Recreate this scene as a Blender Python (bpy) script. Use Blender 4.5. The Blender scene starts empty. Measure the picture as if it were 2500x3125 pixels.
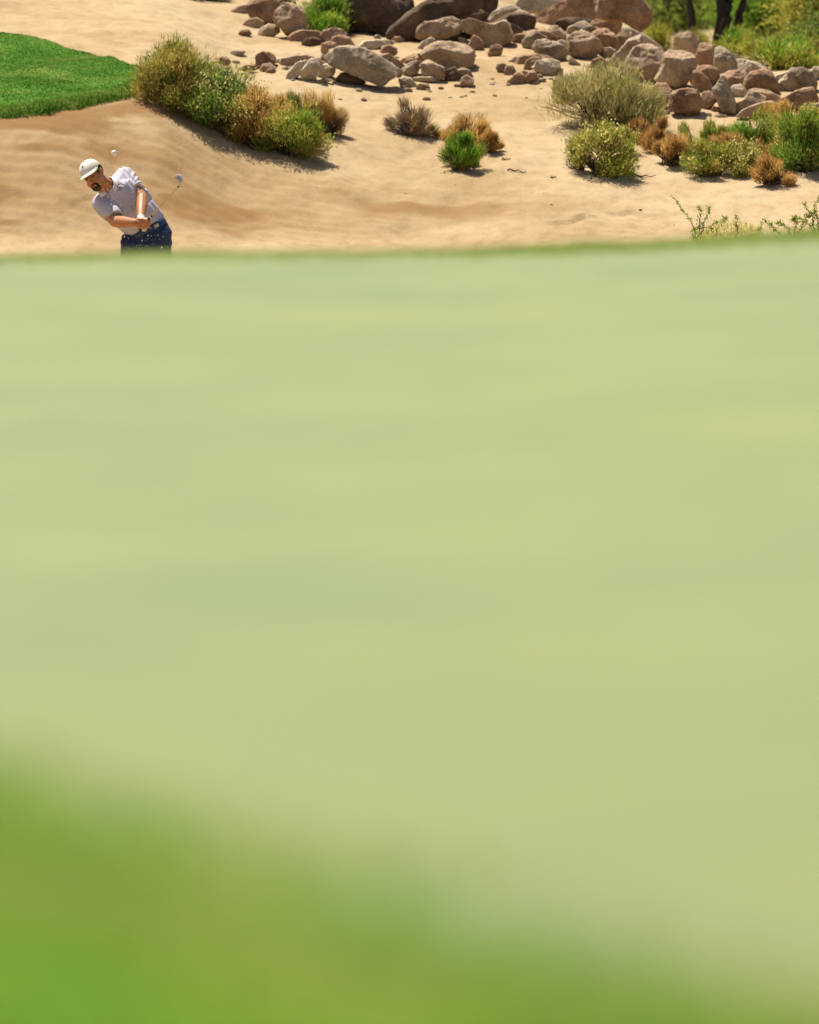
import bpy, bmesh, math, random
import numpy as np
from mathutils import Vector, Matrix
from mathutils.bvhtree import BVHTree

# ------------------------------------------------------------------ camera, light, exposure
S = bpy.context.scene
COL = S.collection
FPX = 24300.0                 # focal length in photo pixels (photo is 2500 x 3125)
CZ = 0.93                     # camera height over the putting green
PITCH = math.atan((1562.5 + 68) / FPX)
cam_d = bpy.data.cameras.new('camera')
cam = bpy.data.objects.new('camera', cam_d)
COL.objects.link(cam)
cam.location = (0, 0, CZ)
cam.rotation_euler = (math.pi / 2 - PITCH, 0, 0)
cam_d.sensor_fit = 'HORIZONTAL'
cam_d.sensor_width = 24
cam_d.lens = FPX / 2500 * 24
cam_d.clip_start = 0.1
cam_d.clip_end = 2000
cam_d.dof.use_dof = True
cam_d.dof.focus_distance = 59.75
cam_d.dof.aperture_fstop = 2.8
S.camera = cam

SUN_EL, SUN_AZ = math.radians(67), math.radians(-40)      # azimuth from +Y towards +X
SUN = Vector((math.sin(SUN_AZ) * math.cos(SUN_EL), math.cos(SUN_AZ) * math.cos(SUN_EL), math.sin(SUN_EL)))
W = bpy.data.worlds.new('World')
S.world = W
W.use_nodes = True
wn = W.node_tree.nodes
sky = wn.new('ShaderNodeTexSky')
sky.sky_type = 'NISHITA'
sky.sun_disc = False
sky.sun_elevation = SUN_EL
sky.sun_rotation = SUN_AZ
sky.dust_density = 2.0
W.node_tree.links.new(sky.outputs[0], wn['Background'].inputs[0])
wn['Background'].inputs[1].default_value = 0.06
sun_d = bpy.data.lights.new('sun', 'SUN')
sun_d.energy = 4.8
sun_d.angle = math.radians(0.53)
sun_d.color = (1.0, 0.93, 0.80)
sun = bpy.data.objects.new('sun', sun_d)
COL.objects.link(sun)
sun.rotation_euler = (-SUN).to_track_quat('-Z', 'Y').to_euler()
sun.location = (-20, 40, 60)
S.view_settings.view_transform = 'Standard'
S.view_settings.look = 'None'
S.view_settings.gamma = 1.0
S.view_settings.exposure = 0.80
S.render.engine = 'CYCLES'
S.cycles.use_denoising = True
S.cycles.max_bounces = 8

# ------------------------------------------------------------------ helpers
FW = Vector((0, math.cos(PITCH), -math.sin(PITCH)))
UP = Vector((0, math.sin(PITCH), math.cos(PITCH)))


def at(px, py, Y):
    """world point at distance Y seen at photo pixel px, py"""
    d = FW + Vector((1, 0, 0)) * ((px - 1250) / FPX) + UP * ((1562.5 - py) / FPX)
    d = d * (Y / d.y)
    return Vector((d.x, d.y, d.z + CZ))


def _hash(ix, iy, iz, seed):
    h = (ix.astype(np.int64) * 374761393 + iy.astype(np.int64) * 668265263 + iz.astype(np.int64) * 1440662683 + seed * 974634777) & 0xffffffff
    h = ((h ^ (h >> 13)) * 1274126177) & 0xffffffff
    h = ((h ^ (h >> 16)) * 2246822519) & 0xffffffff
    return ((h ^ (h >> 15)) & 0xffffff) / float(0xffffff)


def vnoise(x, y, z, seed=0):
    x, y, z = np.broadcast_arrays(np.asarray(x, float), np.asarray(y, float), np.asarray(z, float))
    ix, iy, iz = np.floor(x), np.floor(y), np.floor(z)
    fx, fy, fz = x - ix, y - iy, z - iz
    fx, fy, fz = [f * f * (3 - 2 * f) for f in (fx, fy, fz)]
    r = 0
    for a in (0, 1):
        for b in (0, 1):
            for c in (0, 1):
                w = (fx if a else 1 - fx) * (fy if b else 1 - fy) * (fz if c else 1 - fz)
                r = r + w * _hash(ix + a, iy + b, iz + c, seed)
    return r * 2 - 1


def fbm(x, y, z, seed=0, octaves=4):
    r, a, f = 0, 1.0, 1.0
    for k in range(octaves):
        r = r + a * vnoise(x * f, y * f, z * f, seed + k * 17)
        a *= 0.5
        f *= 2.03
    return r


def tag(o, label=None, cat=None, group=None, kind=None):
    if label: o['label'] = label
    if cat: o['category'] = cat
    if group: o['group'] = group
    if kind: o['kind'] = kind
    return o


def link(o, parent=None):
    COL.objects.link(o)
    if parent is not None:
        o.parent = parent
    return o


def empty(name, loc):
    o = bpy.data.objects.new(name, None)
    o.empty_display_size = 0.1
    o.location = loc
    return link(o)


def mesh_np(name, verts, faces, mat=None, parent=None, smooth=True, loc=None):
    """faces: (n,k) int array or list of tuples; verts are world coordinates, stored relative to loc / parent"""
    v = np.asarray(verts, float).reshape(-1, 3)
    base = Vector(loc) if loc is not None else (parent_loc(parent) if parent is not None else Vector((0, 0, 0)))
    v = v - np.array(base)
    me = bpy.data.meshes.new(name)
    if isinstance(faces, np.ndarray):
        n, k = faces.shape
        me.vertices.add(len(v))
        me.vertices.foreach_set('co', v.astype(np.float32).ravel())
        me.loops.add(n * k)
        me.loops.foreach_set('vertex_index', faces.astype(np.int32).ravel())
        me.polygons.add(n)
        me.polygons.foreach_set('loop_start', np.arange(0, n * k, k, dtype=np.int32))
        me.update(calc_edges=True)
    else:
        me.from_pydata([tuple(p) for p in v], [], [tuple(f) for f in faces])
    if smooth:
        me.polygons.foreach_set('use_smooth', np.ones(len(me.polygons), bool))
    me.update()
    if mat: me.materials.append(mat)
    o = bpy.data.objects.new(name, me)
    if parent is None:
        o.location = base
    else:
        o.location = base - parent_loc(parent)
    return link(o, parent)


def parent_loc(p):
    l = Vector((0, 0, 0))
    while p is not None:
        l = l + p.location
        p = p.parent
    return l


# ------------------------------------------------------------------ materials
def new_mat(name, rough=0.8):
    m = bpy.data.materials.new(name)
    m.use_nodes = True
    nt = m.node_tree
    b = nt.nodes['Principled BSDF']
    b.inputs['Roughness'].default_value = rough
    b.inputs['Specular IOR Level'].default_value = 0.25
    return m, nt, b


def ramp(nt, fac, stops):
    r = nt.nodes.new('ShaderNodeValToRGB')
    e = r.color_ramp.elements
    while len(e) < len(stops): e.new(0.5)
    for k, (p, c) in enumerate(stops):
        e[k].position = p
        e[k].color = (c[0], c[1], c[2], 1)
    nt.links.new(fac, r.inputs[0])
    return r.outputs[0]


def noise_node(nt, scale, detail=4, vec=None, stretch=None, rough=0.55, shift=None):
    n = nt.nodes.new('ShaderNodeTexNoise')
    n.inputs['Scale'].default_value = scale
    n.inputs['Detail'].default_value = detail
    n.inputs['Roughness'].default_value = rough
    if vec is None:
        tc = nt.nodes.new('ShaderNodeTexCoord')
        vec = tc.outputs['Object']
    if stretch:
        mp = nt.nodes.new('ShaderNodeMapping')
        mp.inputs['Scale'].default_value = stretch
        if shift: mp.inputs['Location'].default_value = shift
        nt.links.new(vec, mp.inputs[0])
        vec = mp.outputs[0]
    nt.links.new(vec, n.inputs['Vector'])
    return n.outputs[0]


def mixc(nt, fac, a, b, mode='MIX'):
    m = nt.nodes.new('ShaderNodeMix')
    m.data_type = 'RGBA'
    m.blend_type = mode
    for s, v in ((m.inputs[0], fac), (m.inputs[6], a), (m.inputs[7], b)):
        if isinstance(v, (int, float)): s.default_value = v
        elif isinstance(v, tuple): s.default_value = (v[0], v[1], v[2], 1)
        else: nt.links.new(v, s)
    return m.outputs[2]


def bump(nt, b, h, strength, dist):
    n = nt.nodes.new('ShaderNodeBump')
    n.inputs['Strength'].default_value = strength
    n.inputs['Distance'].default_value = dist
    nt.links.new(h, n.inputs['Height'])
    nt.links.new(n.outputs[0], b.inputs['Normal'])


def plain(name, c, rough=0.7, metal=0.0, var=0.12, scale=30, bmp=0.0, bdist=0.002):
    m, nt, b = new_mat(name, rough)
    n = noise_node(nt, scale, 3)
    col = ramp(nt, n, [(0.3, tuple(x * (1 - var) for x in c)), (0.7, tuple(min(1, x * (1 + var)) for x in c))])
    nt.links.new(col, b.inputs['Base Color'])
    b.inputs['Metallic'].default_value = metal
    if bmp: bump(nt, b, n, bmp, bdist)
    return m


def leaf_mat(name, stops, trans=0.4, rough=0.6):
    """one colour per leaf, varied over the plant too; light passes through"""
    m, nt, b = new_mat(name, rough)
    b.inputs['Specular IOR Level'].default_value = 0.12
    g = nt.nodes.new('ShaderNodeNewGeometry')
    n = noise_node(nt, 5.0, 2)
    ad = nt.nodes.new('ShaderNodeMath')
    ad.operation = 'MULTIPLY_ADD'
    nt.links.new(g.outputs['Random Per Island'], ad.inputs[0])
    ad.inputs[1].default_value = 0.55
    sb = nt.nodes.new('ShaderNodeMath')
    sb.operation = 'MULTIPLY_ADD'
    nt.links.new(n, sb.inputs[0])
    sb.inputs[1].default_value = 1.6
    sb.inputs[2].default_value = -0.58
    nt.links.new(sb.outputs[0], ad.inputs[2])
    col = ramp(nt, ad.outputs[0], stops)
    nt.links.new(col, b.inputs['Base Color'])
    t = nt.nodes.new('ShaderNodeBsdfTranslucent')
    nt.links.new(col, t.inputs[0])
    mx = nt.nodes.new('ShaderNodeMixShader')
    mx.inputs[0].default_value = trans
    out = nt.nodes['Material Output']
    nt.links.new(b.outputs[0], mx.inputs[1])
    nt.links.new(t.outputs[0], mx.inputs[2])
    nt.links.new(mx.outputs[0], out.inputs[0])
    return m


def sand_mat():
    m, nt, b = new_mat('sand', 0.95)
    b.inputs['Specular IOR Level'].default_value = 0.1
    big = noise_node(nt, 0.8, 5, stretch=(0.7, 1, 1))
    col = ramp(nt, big, [(0.30, (0.315, 0.216, 0.110)), (0.52, (0.392, 0.286, 0.162)), (0.72, (0.422, 0.323, 0.198))])
    mid = noise_node(nt, 7.0, 6, stretch=(1, 0.6, 1), rough=0.7)
    col = mixc(nt, 0.55, col, ramp(nt, mid, [(0.3, (0.60, 0.55, 0.48)), (0.55, (1, 1, 1)), (0.8, (1.0, 1.0, 1.0))]), 'MULTIPLY')
    fine = noise_node(nt, 45.0, 4, stretch=(1, 0.5, 1), rough=0.8)
    col = mixc(nt, 0.6, col, ramp(nt, fine, [(0.27, (0.42, 0.35, 0.28)), (0.40, (1, 1, 1))]), 'MULTIPLY')
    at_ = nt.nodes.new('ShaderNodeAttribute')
    at_.attribute_name = 'brown_tone'
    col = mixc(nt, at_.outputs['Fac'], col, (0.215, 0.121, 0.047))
    nt.links.new(col, b.inputs['Base Color'])
    h = mixc(nt, 0.45, mid, fine)
    bump(nt, b, h, 0.45, 0.04)
    return m


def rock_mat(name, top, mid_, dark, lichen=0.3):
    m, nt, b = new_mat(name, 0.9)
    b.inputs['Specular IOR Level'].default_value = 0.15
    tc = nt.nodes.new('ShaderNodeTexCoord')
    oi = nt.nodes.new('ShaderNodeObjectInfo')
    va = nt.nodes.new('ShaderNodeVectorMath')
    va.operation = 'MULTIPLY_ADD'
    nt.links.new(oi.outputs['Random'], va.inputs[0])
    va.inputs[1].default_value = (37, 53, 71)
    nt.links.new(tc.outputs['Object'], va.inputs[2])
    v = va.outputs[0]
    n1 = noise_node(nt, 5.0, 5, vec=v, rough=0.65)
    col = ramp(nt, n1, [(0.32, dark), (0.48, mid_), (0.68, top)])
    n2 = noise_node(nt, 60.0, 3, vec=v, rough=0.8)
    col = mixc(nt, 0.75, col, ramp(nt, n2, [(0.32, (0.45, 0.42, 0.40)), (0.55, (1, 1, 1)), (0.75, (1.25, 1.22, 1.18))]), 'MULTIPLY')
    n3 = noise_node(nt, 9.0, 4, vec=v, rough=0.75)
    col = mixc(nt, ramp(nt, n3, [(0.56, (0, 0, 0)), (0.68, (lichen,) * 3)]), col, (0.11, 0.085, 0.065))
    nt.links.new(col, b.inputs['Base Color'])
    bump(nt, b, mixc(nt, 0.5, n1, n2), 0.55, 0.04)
    return m


M = {}
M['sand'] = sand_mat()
M['rock_tan'] = rock_mat('granite tan', (0.49, 0.365, 0.24), (0.385, 0.27, 0.17), (0.22, 0.145, 0.088))
M['rock_brown'] = rock_mat('granite brown', (0.42, 0.275, 0.170), (0.325, 0.198, 0.117), (0.18, 0.106, 0.062))
M['rock_grey'] = rock_mat('granite grey', (0.49, 0.395, 0.28), (0.365, 0.28, 0.19), (0.17, 0.125, 0.085), 0.6)
M['rock_pale'] = rock_mat('granite pale', (0.56, 0.46, 0.325), (0.48, 0.38, 0.255), (0.33, 0.24, 0.15), 0.3)
M['rock_dark'] = rock_mat('varnished shaded granite', (0.18, 0.118, 0.076), (0.115, 0.074, 0.047), (0.06, 0.039, 0.026), 0.4)  # desert varnish plus shade of the front faces, both in the base colour

# ------------------------------------------------------------------ terrain
NEAR = [(-20, -0.25), (26, -0.25), (28, -0.3), (36, -1.92), (57, -1.92)]


def column(rows, far):
    ys = [a for a, _ in NEAR] + [Y for _, Y in rows] + [a for a, _ in far]
    zs = [z for _, z in NEAR] + [at(1250, r, Y).z for r, Y in rows] + [z for _, z in far]
    return np.array(ys, float), np.array(zs, float)


FARL = [(84, 1.06), (95, 1.35), (120, 2.2), (200, 6), (420, 22)]
FARR = [(150, 2.0), (200, 5.0), (420, 22)]
COLS = [
    (-150, column([(1080, 60), (770, 62.5), (735, 63.0), (385, 64.9), (305, 65.8), (150, 67.6), (105, 68.4), (0, 70.5), (-40, 73)], FARL)),
    (150, column([(1080, 60), (770, 62.5), (735, 63.0), (352, 64.95), (300, 65.7), (160, 67.6), (115, 68.4), (0, 70.8), (-40, 73.5)], FARL)),
    (430, column([(1080, 60), (770, 62.6), (735, 63.1), (310, 65.4), (215, 66.7), (100, 68.8), (0, 71.3), (-40, 74)], FARL)),
    (800, column([(1080, 60), (770, 62.7), (735, 63.3), (600, 64.2), (480, 65.1), (380, 66.0), (270, 67.4), (150, 69.2), (80, 70.8), (0, 73.2), (-40, 76)], FARL)),
    (1250, column([(1080, 60), (770, 62.8), (700, 63.5), (600, 64.4), (500, 65.3), (400, 66.3), (300, 67.5), (200, 68.9), (100, 70.6), (0, 73), (-40, 76)], FARL)),
    (1850, column([(1070, 59.6), (780, 62.2), (700, 63.2), (600, 64.3), (500, 65.3), (400, 66.4), (300, 67.7), (200, 69.2), (100, 71.2), (112, 75), (108, 80), (82, 92), (25, 115)], FARR)),
    (1985, column([(1070, 59.5), (780, 62.0), (700, 63.2), (600, 64.3), (500, 65.4), (400, 66.6), (300, 68.1), (230, 69.3), (190, 74), (165, 80), (110, 92), (50, 115)], FARR)),
]


def ground_z(X, Y, detail=True):
    X, Y = np.broadcast_arrays(np.asarray(X, float), np.asarray(Y, float))
    q = X / np.maximum(Y, 60.0) * FPX + 1250
    zc = []
    for p, (ys, zs) in COLS:
        z = 0
        for o in (-0.30, -0.15, 0, 0.15, 0.30):
            z = z + np.interp(Y + o, ys, zs)
        zc.append(z / 5)
    z = zc[0].copy()
    for k in range(1, len(COLS)):
        a, b = COLS[k - 1][0], COLS[k][0]
        t = np.clip((q - a) / (b - a), 0, 1)
        t = t * t * (3 - 2 * t)
        z = z * (1 - t) + zc[k] * t
    if detail:
        f = np.clip((Y - 58) / 4, 0, 1)
        z = z + f * (0.045 * fbm(X * 0.9, Y * 0.9, 0.3, 5, 3) + 0.012 * fbm(X * 5, Y * 3.2, 1.7, 9, 3))
        m = np.exp(-((Y - 64.0) / 1.0) ** 4) * np.clip((1500 - q) / 700, 0, 1) * (0.4 + 0.6 * (vnoise(X * 0.7, Y * 0.9, 4.4, 91) > -0.2))
        z = z + m * 0.0055 * np.sin(6.283 * (X * 0.45 + Y * 1.0 + 0.10 * fbm(X * 1.1, Y * 1.1, 9.0, 93, 2)) / 0.17)
        z = z - np.exp(-((Y - 64.0) / 1.3) ** 4) * f * 0.022 * np.clip(vnoise(X * 5.5, Y * 4.0, 1.1, 95) - 0.35, 0, 1)
        # low washed-out ledges across the right-hand slope
        for (yy, x0, x1, sd, hgt) in ((63.55, 0.9, 2.6, 3, 0.045), (63.95, 1.4, 2.2, 8, 0.03), (63.25, 1.9, 2.6, 11, 0.04), (64.9, -1.2, -0.2, 4, 0.02), (63.7, -3.0, -1.9, 6, 0.02)):
            w = yy + 0.13 * fbm(X * 3.5, 0.0, 0.0, sd, 5)
            m = np.clip((X - x0) / 0.3, 0, 1) * np.clip((x1 - X) / 0.3, 0, 1) * np.clip(0.75 + 1.6 * vnoise(X * 4.0, sd, 0.0, 7), 0, 1)
            z = z - m * hgt * np.clip(1 - (w - Y) / 0.22, 0, 1) * (Y < w)
    return z


def gz(x, y):
    return float(ground_z(np.array([x]), np.array([y]))[0])


_YS = np.linspace(58.5, 150, 2600)


def hit(px, py):
    """where the ground is seen at that pixel"""
    a = at(px, py, 1.0)
    xs, zs = a.x * _YS, (a.z - CZ) * _YS + CZ
    under = zs <= ground_z(xs, _YS)
    k = int(np.argmax(under)) if under.any() else len(_YS) - 1
    return Vector((xs[k], _YS[k], zs[k]))


def build_ground():
    ys = np.concatenate([np.linspace(-25, 57, 40), np.linspace(57.3, 62, 40), np.linspace(62.03, 72, 330),
                         np.linspace(72.06, 84, 150), np.linspace(84.4, 130, 70), np.linspace(134, 420, 40)])
    xi = np.linspace(-4.7, 4.7, 320)
    xo = 4.7 + np.cumsum(np.geomspace(0.05, 22, 48))
    xs = np.concatenate([-xo[::-1], xi, xo])
    X, Y = np.meshgrid(xs, ys)
    Z = ground_z(X, Y)
    v = np.stack([X, Y, Z], -1).reshape(-1, 3)
    ny, nx = X.shape
    i = (np.arange(ny - 1)[:, None] * nx + np.arange(nx - 1)[None, :]).ravel()
    f = np.stack([i, i + 1, i + 1 + nx, i + nx], -1)
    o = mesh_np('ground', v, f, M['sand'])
    # browner tone under the turf lip and in streaks down the bunker face
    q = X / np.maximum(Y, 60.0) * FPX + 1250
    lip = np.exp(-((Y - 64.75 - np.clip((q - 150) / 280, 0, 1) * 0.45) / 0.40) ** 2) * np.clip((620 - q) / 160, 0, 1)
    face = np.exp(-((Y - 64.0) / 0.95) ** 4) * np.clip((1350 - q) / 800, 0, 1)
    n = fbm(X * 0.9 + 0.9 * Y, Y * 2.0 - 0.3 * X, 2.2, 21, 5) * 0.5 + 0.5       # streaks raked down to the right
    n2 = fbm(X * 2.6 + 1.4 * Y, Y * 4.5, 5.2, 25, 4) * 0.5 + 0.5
    brown_tone = 0.32 * face + np.clip((n - 0.40) * 3.2, 0, 1) * face * 0.55 + np.clip((n + 0.5 * n2 - 0.50) * 2.6, 0, 1) * lip * 0.85
    brown_tone = brown_tone + np.clip((n2 - 0.55) * 2.5, 0, 1) * 0.22 * face
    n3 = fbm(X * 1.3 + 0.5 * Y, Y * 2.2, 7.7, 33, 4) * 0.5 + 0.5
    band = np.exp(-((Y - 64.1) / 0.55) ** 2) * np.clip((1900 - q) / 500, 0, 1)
    brown_tone = np.maximum(brown_tone, np.clip((n3 - 0.44) * 2.8, 0, 1) * 0.55 * band)
    brown_tone = np.clip(brown_tone * 1.55, 0, 0.92)
    a = o.data.attributes.new('brown_tone', 'FLOAT', 'POINT')
    a.data.foreach_set('value', brown_tone.astype(np.float32).ravel())
    tag(o, kind='structure')


build_ground()

# ------------------------------------------------------------------ leaves, blades, stems
def unit(a):
    return a / np.maximum(np.linalg.norm(a, axis=-1, keepdims=True), 1e-9)


def blades(rng, p, d, L, w, sweep=0.4):
    """one diamond per blade: base p, direction d, length L, width w"""
    n = len(p)
    s = unit(np.cross(d, rng.normal(size=(n, 3))))
    L = np.broadcast_to(np.asarray(L, float), (n,))[:, None]
    w = np.broadcast_to(np.asarray(w, float), (n,))[:, None]
    m = p + d * L * sweep
    v = np.stack([p, m - s * w / 2, p + d * L, m + s * w / 2], 1).reshape(-1, 3)
    f = np.arange(4 * n).reshape(n, 4)
    return v, f


def tubes(polys, radii, sides=4):
    """polys (n,k,3), radii (n,k): tapered tubes"""
    n, k, _ = polys.shape
    t = np.gradient(polys, axis=1)
    t = unit(t)
    ref = np.where(np.abs(t[..., 2:3]) > 0.9, np.array([1.0, 0, 0]), np.array([0, 0, 1.0]))
    a = unit(np.cross(t, ref))
    b = np.cross(t, a)
    ang = np.arange(sides) / sides * 2 * np.pi
    v = polys[:, :, None, :] + radii[:, :, None, None] * (a[:, :, None, :] * np.cos(ang)[None, None, :, None] + b[:, :, None, :] * np.sin(ang)[None, None, :, None])
    idx = np.arange(n * k * sides).reshape(n, k, sides)
    q = np.stack([idx[:, :-1], np.roll(idx, -1, 2)[:, :-1], np.roll(idx, -1, 2)[:, 1:], idx[:, 1:]], -1).reshape(-1, 4)
    return v.reshape(-1, 3), q


def merge(parts):
    vs, fs, o = [], [], 0
    for v, f in parts:
        vs.append(v)
        fs.append(f + o)
        o += len(v)
    return np.concatenate(vs), np.concatenate(fs)


L_GREEN = [(0.0, (0.060, 0.105, 0.016)), (0.35, (0.16, 0.235, 0.030)), (0.7, (0.32, 0.36, 0.050)), (1.0, (0.46, 0.42, 0.09))]
L_BRIGHT = [(0.0, (0.09, 0.21, 0.020)), (0.5, (0.19, 0.37, 0.036)), (1.0, (0.38, 0.47, 0.06))]
L_DARKG = [(0.0, (0.05, 0.105, 0.026)), (0.5, (0.15, 0.24, 0.042)), (1.0, (0.36, 0.39, 0.08))]
L_OLIVE = [(0.0, (0.12, 0.12, 0.026)), (0.5, (0.30, 0.295, 0.055)), (1.0, (0.50, 0.41, 0.11))]
L_YEL = [(0.0, (0.19, 0.20, 0.030)), (0.5, (0.39, 0.375, 0.060)), (1.0, (0.58, 0.50, 0.13))]
L_SAGE = [(0.0, (0.23, 0.21, 0.07)), (0.45, (0.42, 0.38, 0.145)), (0.8, (0.54, 0.455, 0.19)), (1.0, (0.60, 0.45, 0.20))]
L_TAN = [(0.0, (0.40, 0.23, 0.065)), (0.5, (0.64, 0.41, 0.125)), (1.0, (0.72, 0.53, 0.21))]
L_RUST = [(0.0, (0.26, 0.13, 0.042)), (0.5, (0.49, 0.275, 0.085)), (1.0, (0.60, 0.40, 0.145))]
L_TWIG = [(0.0, (0.19, 0.13, 0.088)), (0.5, (0.36, 0.255, 0.165)), (1.0, (0.50, 0.37, 0.235))]
L_FLOW = [(0.0, (0.48, 0.42, 0.11)), (0.5, (0.64, 0.57, 0.21)), (1.0, (0.72, 0.66, 0.35))]
L_TREE = [(0.0, (0.10, 0.15, 0.03)), (0.5, (0.26, 0.34, 0.06)), (1.0, (0.44, 0.45, 0.11))]
for k_, v_ in dict(green=L_GREEN, bright=L_BRIGHT, darkg=L_DARKG, olive=L_OLIVE, yel=L_YEL, sage=L_SAGE, tan=L_TAN, rust=L_RUST, twig=L_TWIG, flow=L_FLOW, tree=L_TREE).items():
    M[k_] = leaf_mat('leaf ' + k_, v_, 0.1 if k_ == 'twig' else 0.62 if k_ in ('tree', 'tan', 'rust') else 0.5)
M['stem'] = leaf_mat('woody stem', [(0.0, (0.045, 0.03, 0.02)), (0.6, (0.10, 0.07, 0.045)), (1.0, (0.18, 0.13, 0.085))], 0.0, 0.9)
M['bark'] = leaf_mat('dark bark', [(0.0, (0.028, 0.022, 0.014)), (1.0, (0.06, 0.05, 0.03))], 0.0, 0.9)
M['grey_stem'] = leaf_mat('grey dead wood', [(0.0, (0.05, 0.04, 0.035)), (1.0, (0.17, 0.13, 0.11))], 0.0, 0.9)

SHRUBS = 'desert shrubs growing on the sandy slope'


def bush(name, label, px, row, w, h, layers, seed, stems=90, lobes=11, flowers=None, stem_mat='stem', cat='shrub',
         group=SHRUBS, upright=0.5, at_y=None, base=None, lump=0.42, twig_r=0.004):
    """px,row: middle of the foot in the photo; w,h in photo pixels there. layers: (material, leaves, length, width, style)"""
    rng = np.random.default_rng(seed)
    P = base if base is not None else hit(px, row)
    sc = P.y / FPX
    if px > 1690 and row > 300: w, h = w * 1.12, h * 1.08
    rx, hh = w * sc / 2, h * sc
    ry = rx * 0.85
    P = Vector((P.x, P.y + ry * 0.45, 0))
    P.z = gz(P.x, P.y) - 0.02
    if base is not None:
        P.z = base.z
    hh = hh + max(0.0, base.z - P.z if base is not None else at(px, row, P.y).z - P.z) if base is None else hh
    root = empty(name, P)
    O = np.array(P)
    # clumps spread through the dome
    lobes = int(lobes * 1.5)
    th = rng.uniform(0, 2 * np.pi, lobes)
    ph = np.arcsin(rng.uniform(0.12, 1.0, lobes))
    rr = rng.uniform(0.45, 0.95, lobes)
    lc = np.stack([np.cos(th) * np.cos(ph) * rx * rr, np.sin(th) * np.cos(ph) * ry * rr, np.sin(ph) * hh * rr], -1)
    lr = rng.uniform(0.55, 1.2, lobes) * lump
    scale3 = np.array([rx, ry, hh * 0.62])
    for ax, lo_, hi_ in ((0, -rx, rx), (1, -ry, ry)):      # the clumps together fill the shrub's own width, depth and height
        a_, b_ = (lc[:, ax] - lr * scale3[ax] * .8).min(), (lc[:, ax] + lr * scale3[ax] * .8).max()
        lc[:, ax] = (lc[:, ax] - (a_ + b_) / 2) * min(1.5, (hi_ - lo_) / (b_ - a_))
    lc[:, 2] *= min(1.6, (hh * .97 - (lr * scale3[2] * .75)[np.argmax(lc[:, 2] + lr * scale3[2] * .75)]) / lc[np.argmax(lc[:, 2] + lr * scale3[2] * .75), 2])

    def sample(n, lo=0.35, wt=None):
        k = rng.integers(0, lobes, n) if wt is None else rng.choice(lobes, n, p=wt)
        dv = unit(rng.normal(size=(n, 3)))
        r = rng.uniform(lo, 1.0, n) ** 0.6
        p = lc[k] + dv * (r * lr[k])[:, None] * scale3
        p[:, 2] = np.abs(p[:, 2]) + 0.01 * hh
        return p
    # stems from the root crown into the clumps
    tip = sample(stems)
    b0 = rng.normal(size=(stems, 3)) * np.array([rx * 0.14, ry * 0.14, 0])
    b0[:, 2] = 0
    t = np.linspace(0, 1, 5)[None, :, None]
    mid = b0 * 0.5 + tip * np.array([0.42, 0.42, 0.58])
    poly = (1 - t) ** 2 * b0[:, None] + 2 * t * (1 - t) * mid[:, None] + t ** 2 * tip[:, None]
    poly[:, 1:] += rng.normal(size=(stems, 4, 3)) * 0.012
    rad = np.linspace(2.2, 0.7, 5)[None, :] * twig_r * rng.uniform(0.6, 1.3, (stems, 1))
    v, f = tubes(poly, rad, 3)
    mesh_np('stems', v + O, f, M[stem_mat], root)
    bits, mats, midx = [], [], []

    def add(v, f, mn):
        bits.append((v, f))
        if mn not in mats: mats.append(mn)
        midx.append(np.full(len(f), mats.index(mn)))
    for (mn, n, ln, wd, style) in layers:
        n = int(n * 1.7)
        wd = wd * 0.72
        ln = ln * 0.82
        wt = rng.uniform(0.05, 1, lobes) ** 2.2
        wt = wt / wt.sum()
        if style == 'strand':        # long thin strands that all rise from the root
            p = sample(n, 0.15, wt)
            d = unit(unit(p * np.array([0.8, 0.8, 1]) + np.array([0, 0, hh * upright])) + rng.normal(size=(n, 3)) * 0.34)
            p = p - d * ln * 0.5
            p[:, 2] = np.maximum(p[:, 2], 0.0)
        elif style == 'twig':        # bare twigs
            p = sample(n, 0.0, wt)
            d = unit(p + rng.normal(size=(n, 3)) * 0.33 * hh + np.array([0, 0, hh * 0.2]))
            p = p - d * ln * 0.5
            p[:, 2] = np.maximum(p[:, 2], 0.0)
        else:                        # small leaves in sprays
            k = n // 7
            c = np.repeat(sample(k, 0.45, wt), 7, 0)
            n = len(c)
            p = c + rng.normal(size=(n, 3)) * ln * 0.55
            d = unit(unit(p) * 0.9 + np.array([0, 0, upright]) + rng.normal(size=(n, 3)) * 0.55)
        add(*blades(rng, p, d, ln * rng.uniform(0.6, 1.3, len(p)), wd * rng.uniform(0.7, 1.3, len(p))), mn)
    if flowers:
        mn, n, size = flowers
        size, n = size * 1.25, int(n * 1.3)
        k = max(1, n // 9)
        c = sample(k, 0.75)
        c = c * np.array([1.03, 1.03, 1.05])
        c = c[c[:, 2] > hh * 0.25] if (c[:, 2] > hh * 0.25).sum() > 3 else c
        c = np.repeat(c, 9, 0)
        n = len(c)
        p = c + rng.normal(size=(n, 3)) * size * 1.3
        d = unit(np.array([0, 0, 0.8]) + rng.normal(size=(n, 3)) * 0.7)
        add(*blades(rng, p, d, size * rng.uniform(0.7, 1.4, n), size * 0.8, 0.6), mn)
    v, f = merge(bits)
    fo = mesh_np('foliage', v + O, f, None, root)
    for mn in mats: fo.data.materials.append(M[mn])
    fo.data.polygons.foreach_set('material_index', np.concatenate(midx).astype(np.int32))
    tag(root, label, cat, group)
    return root


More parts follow.
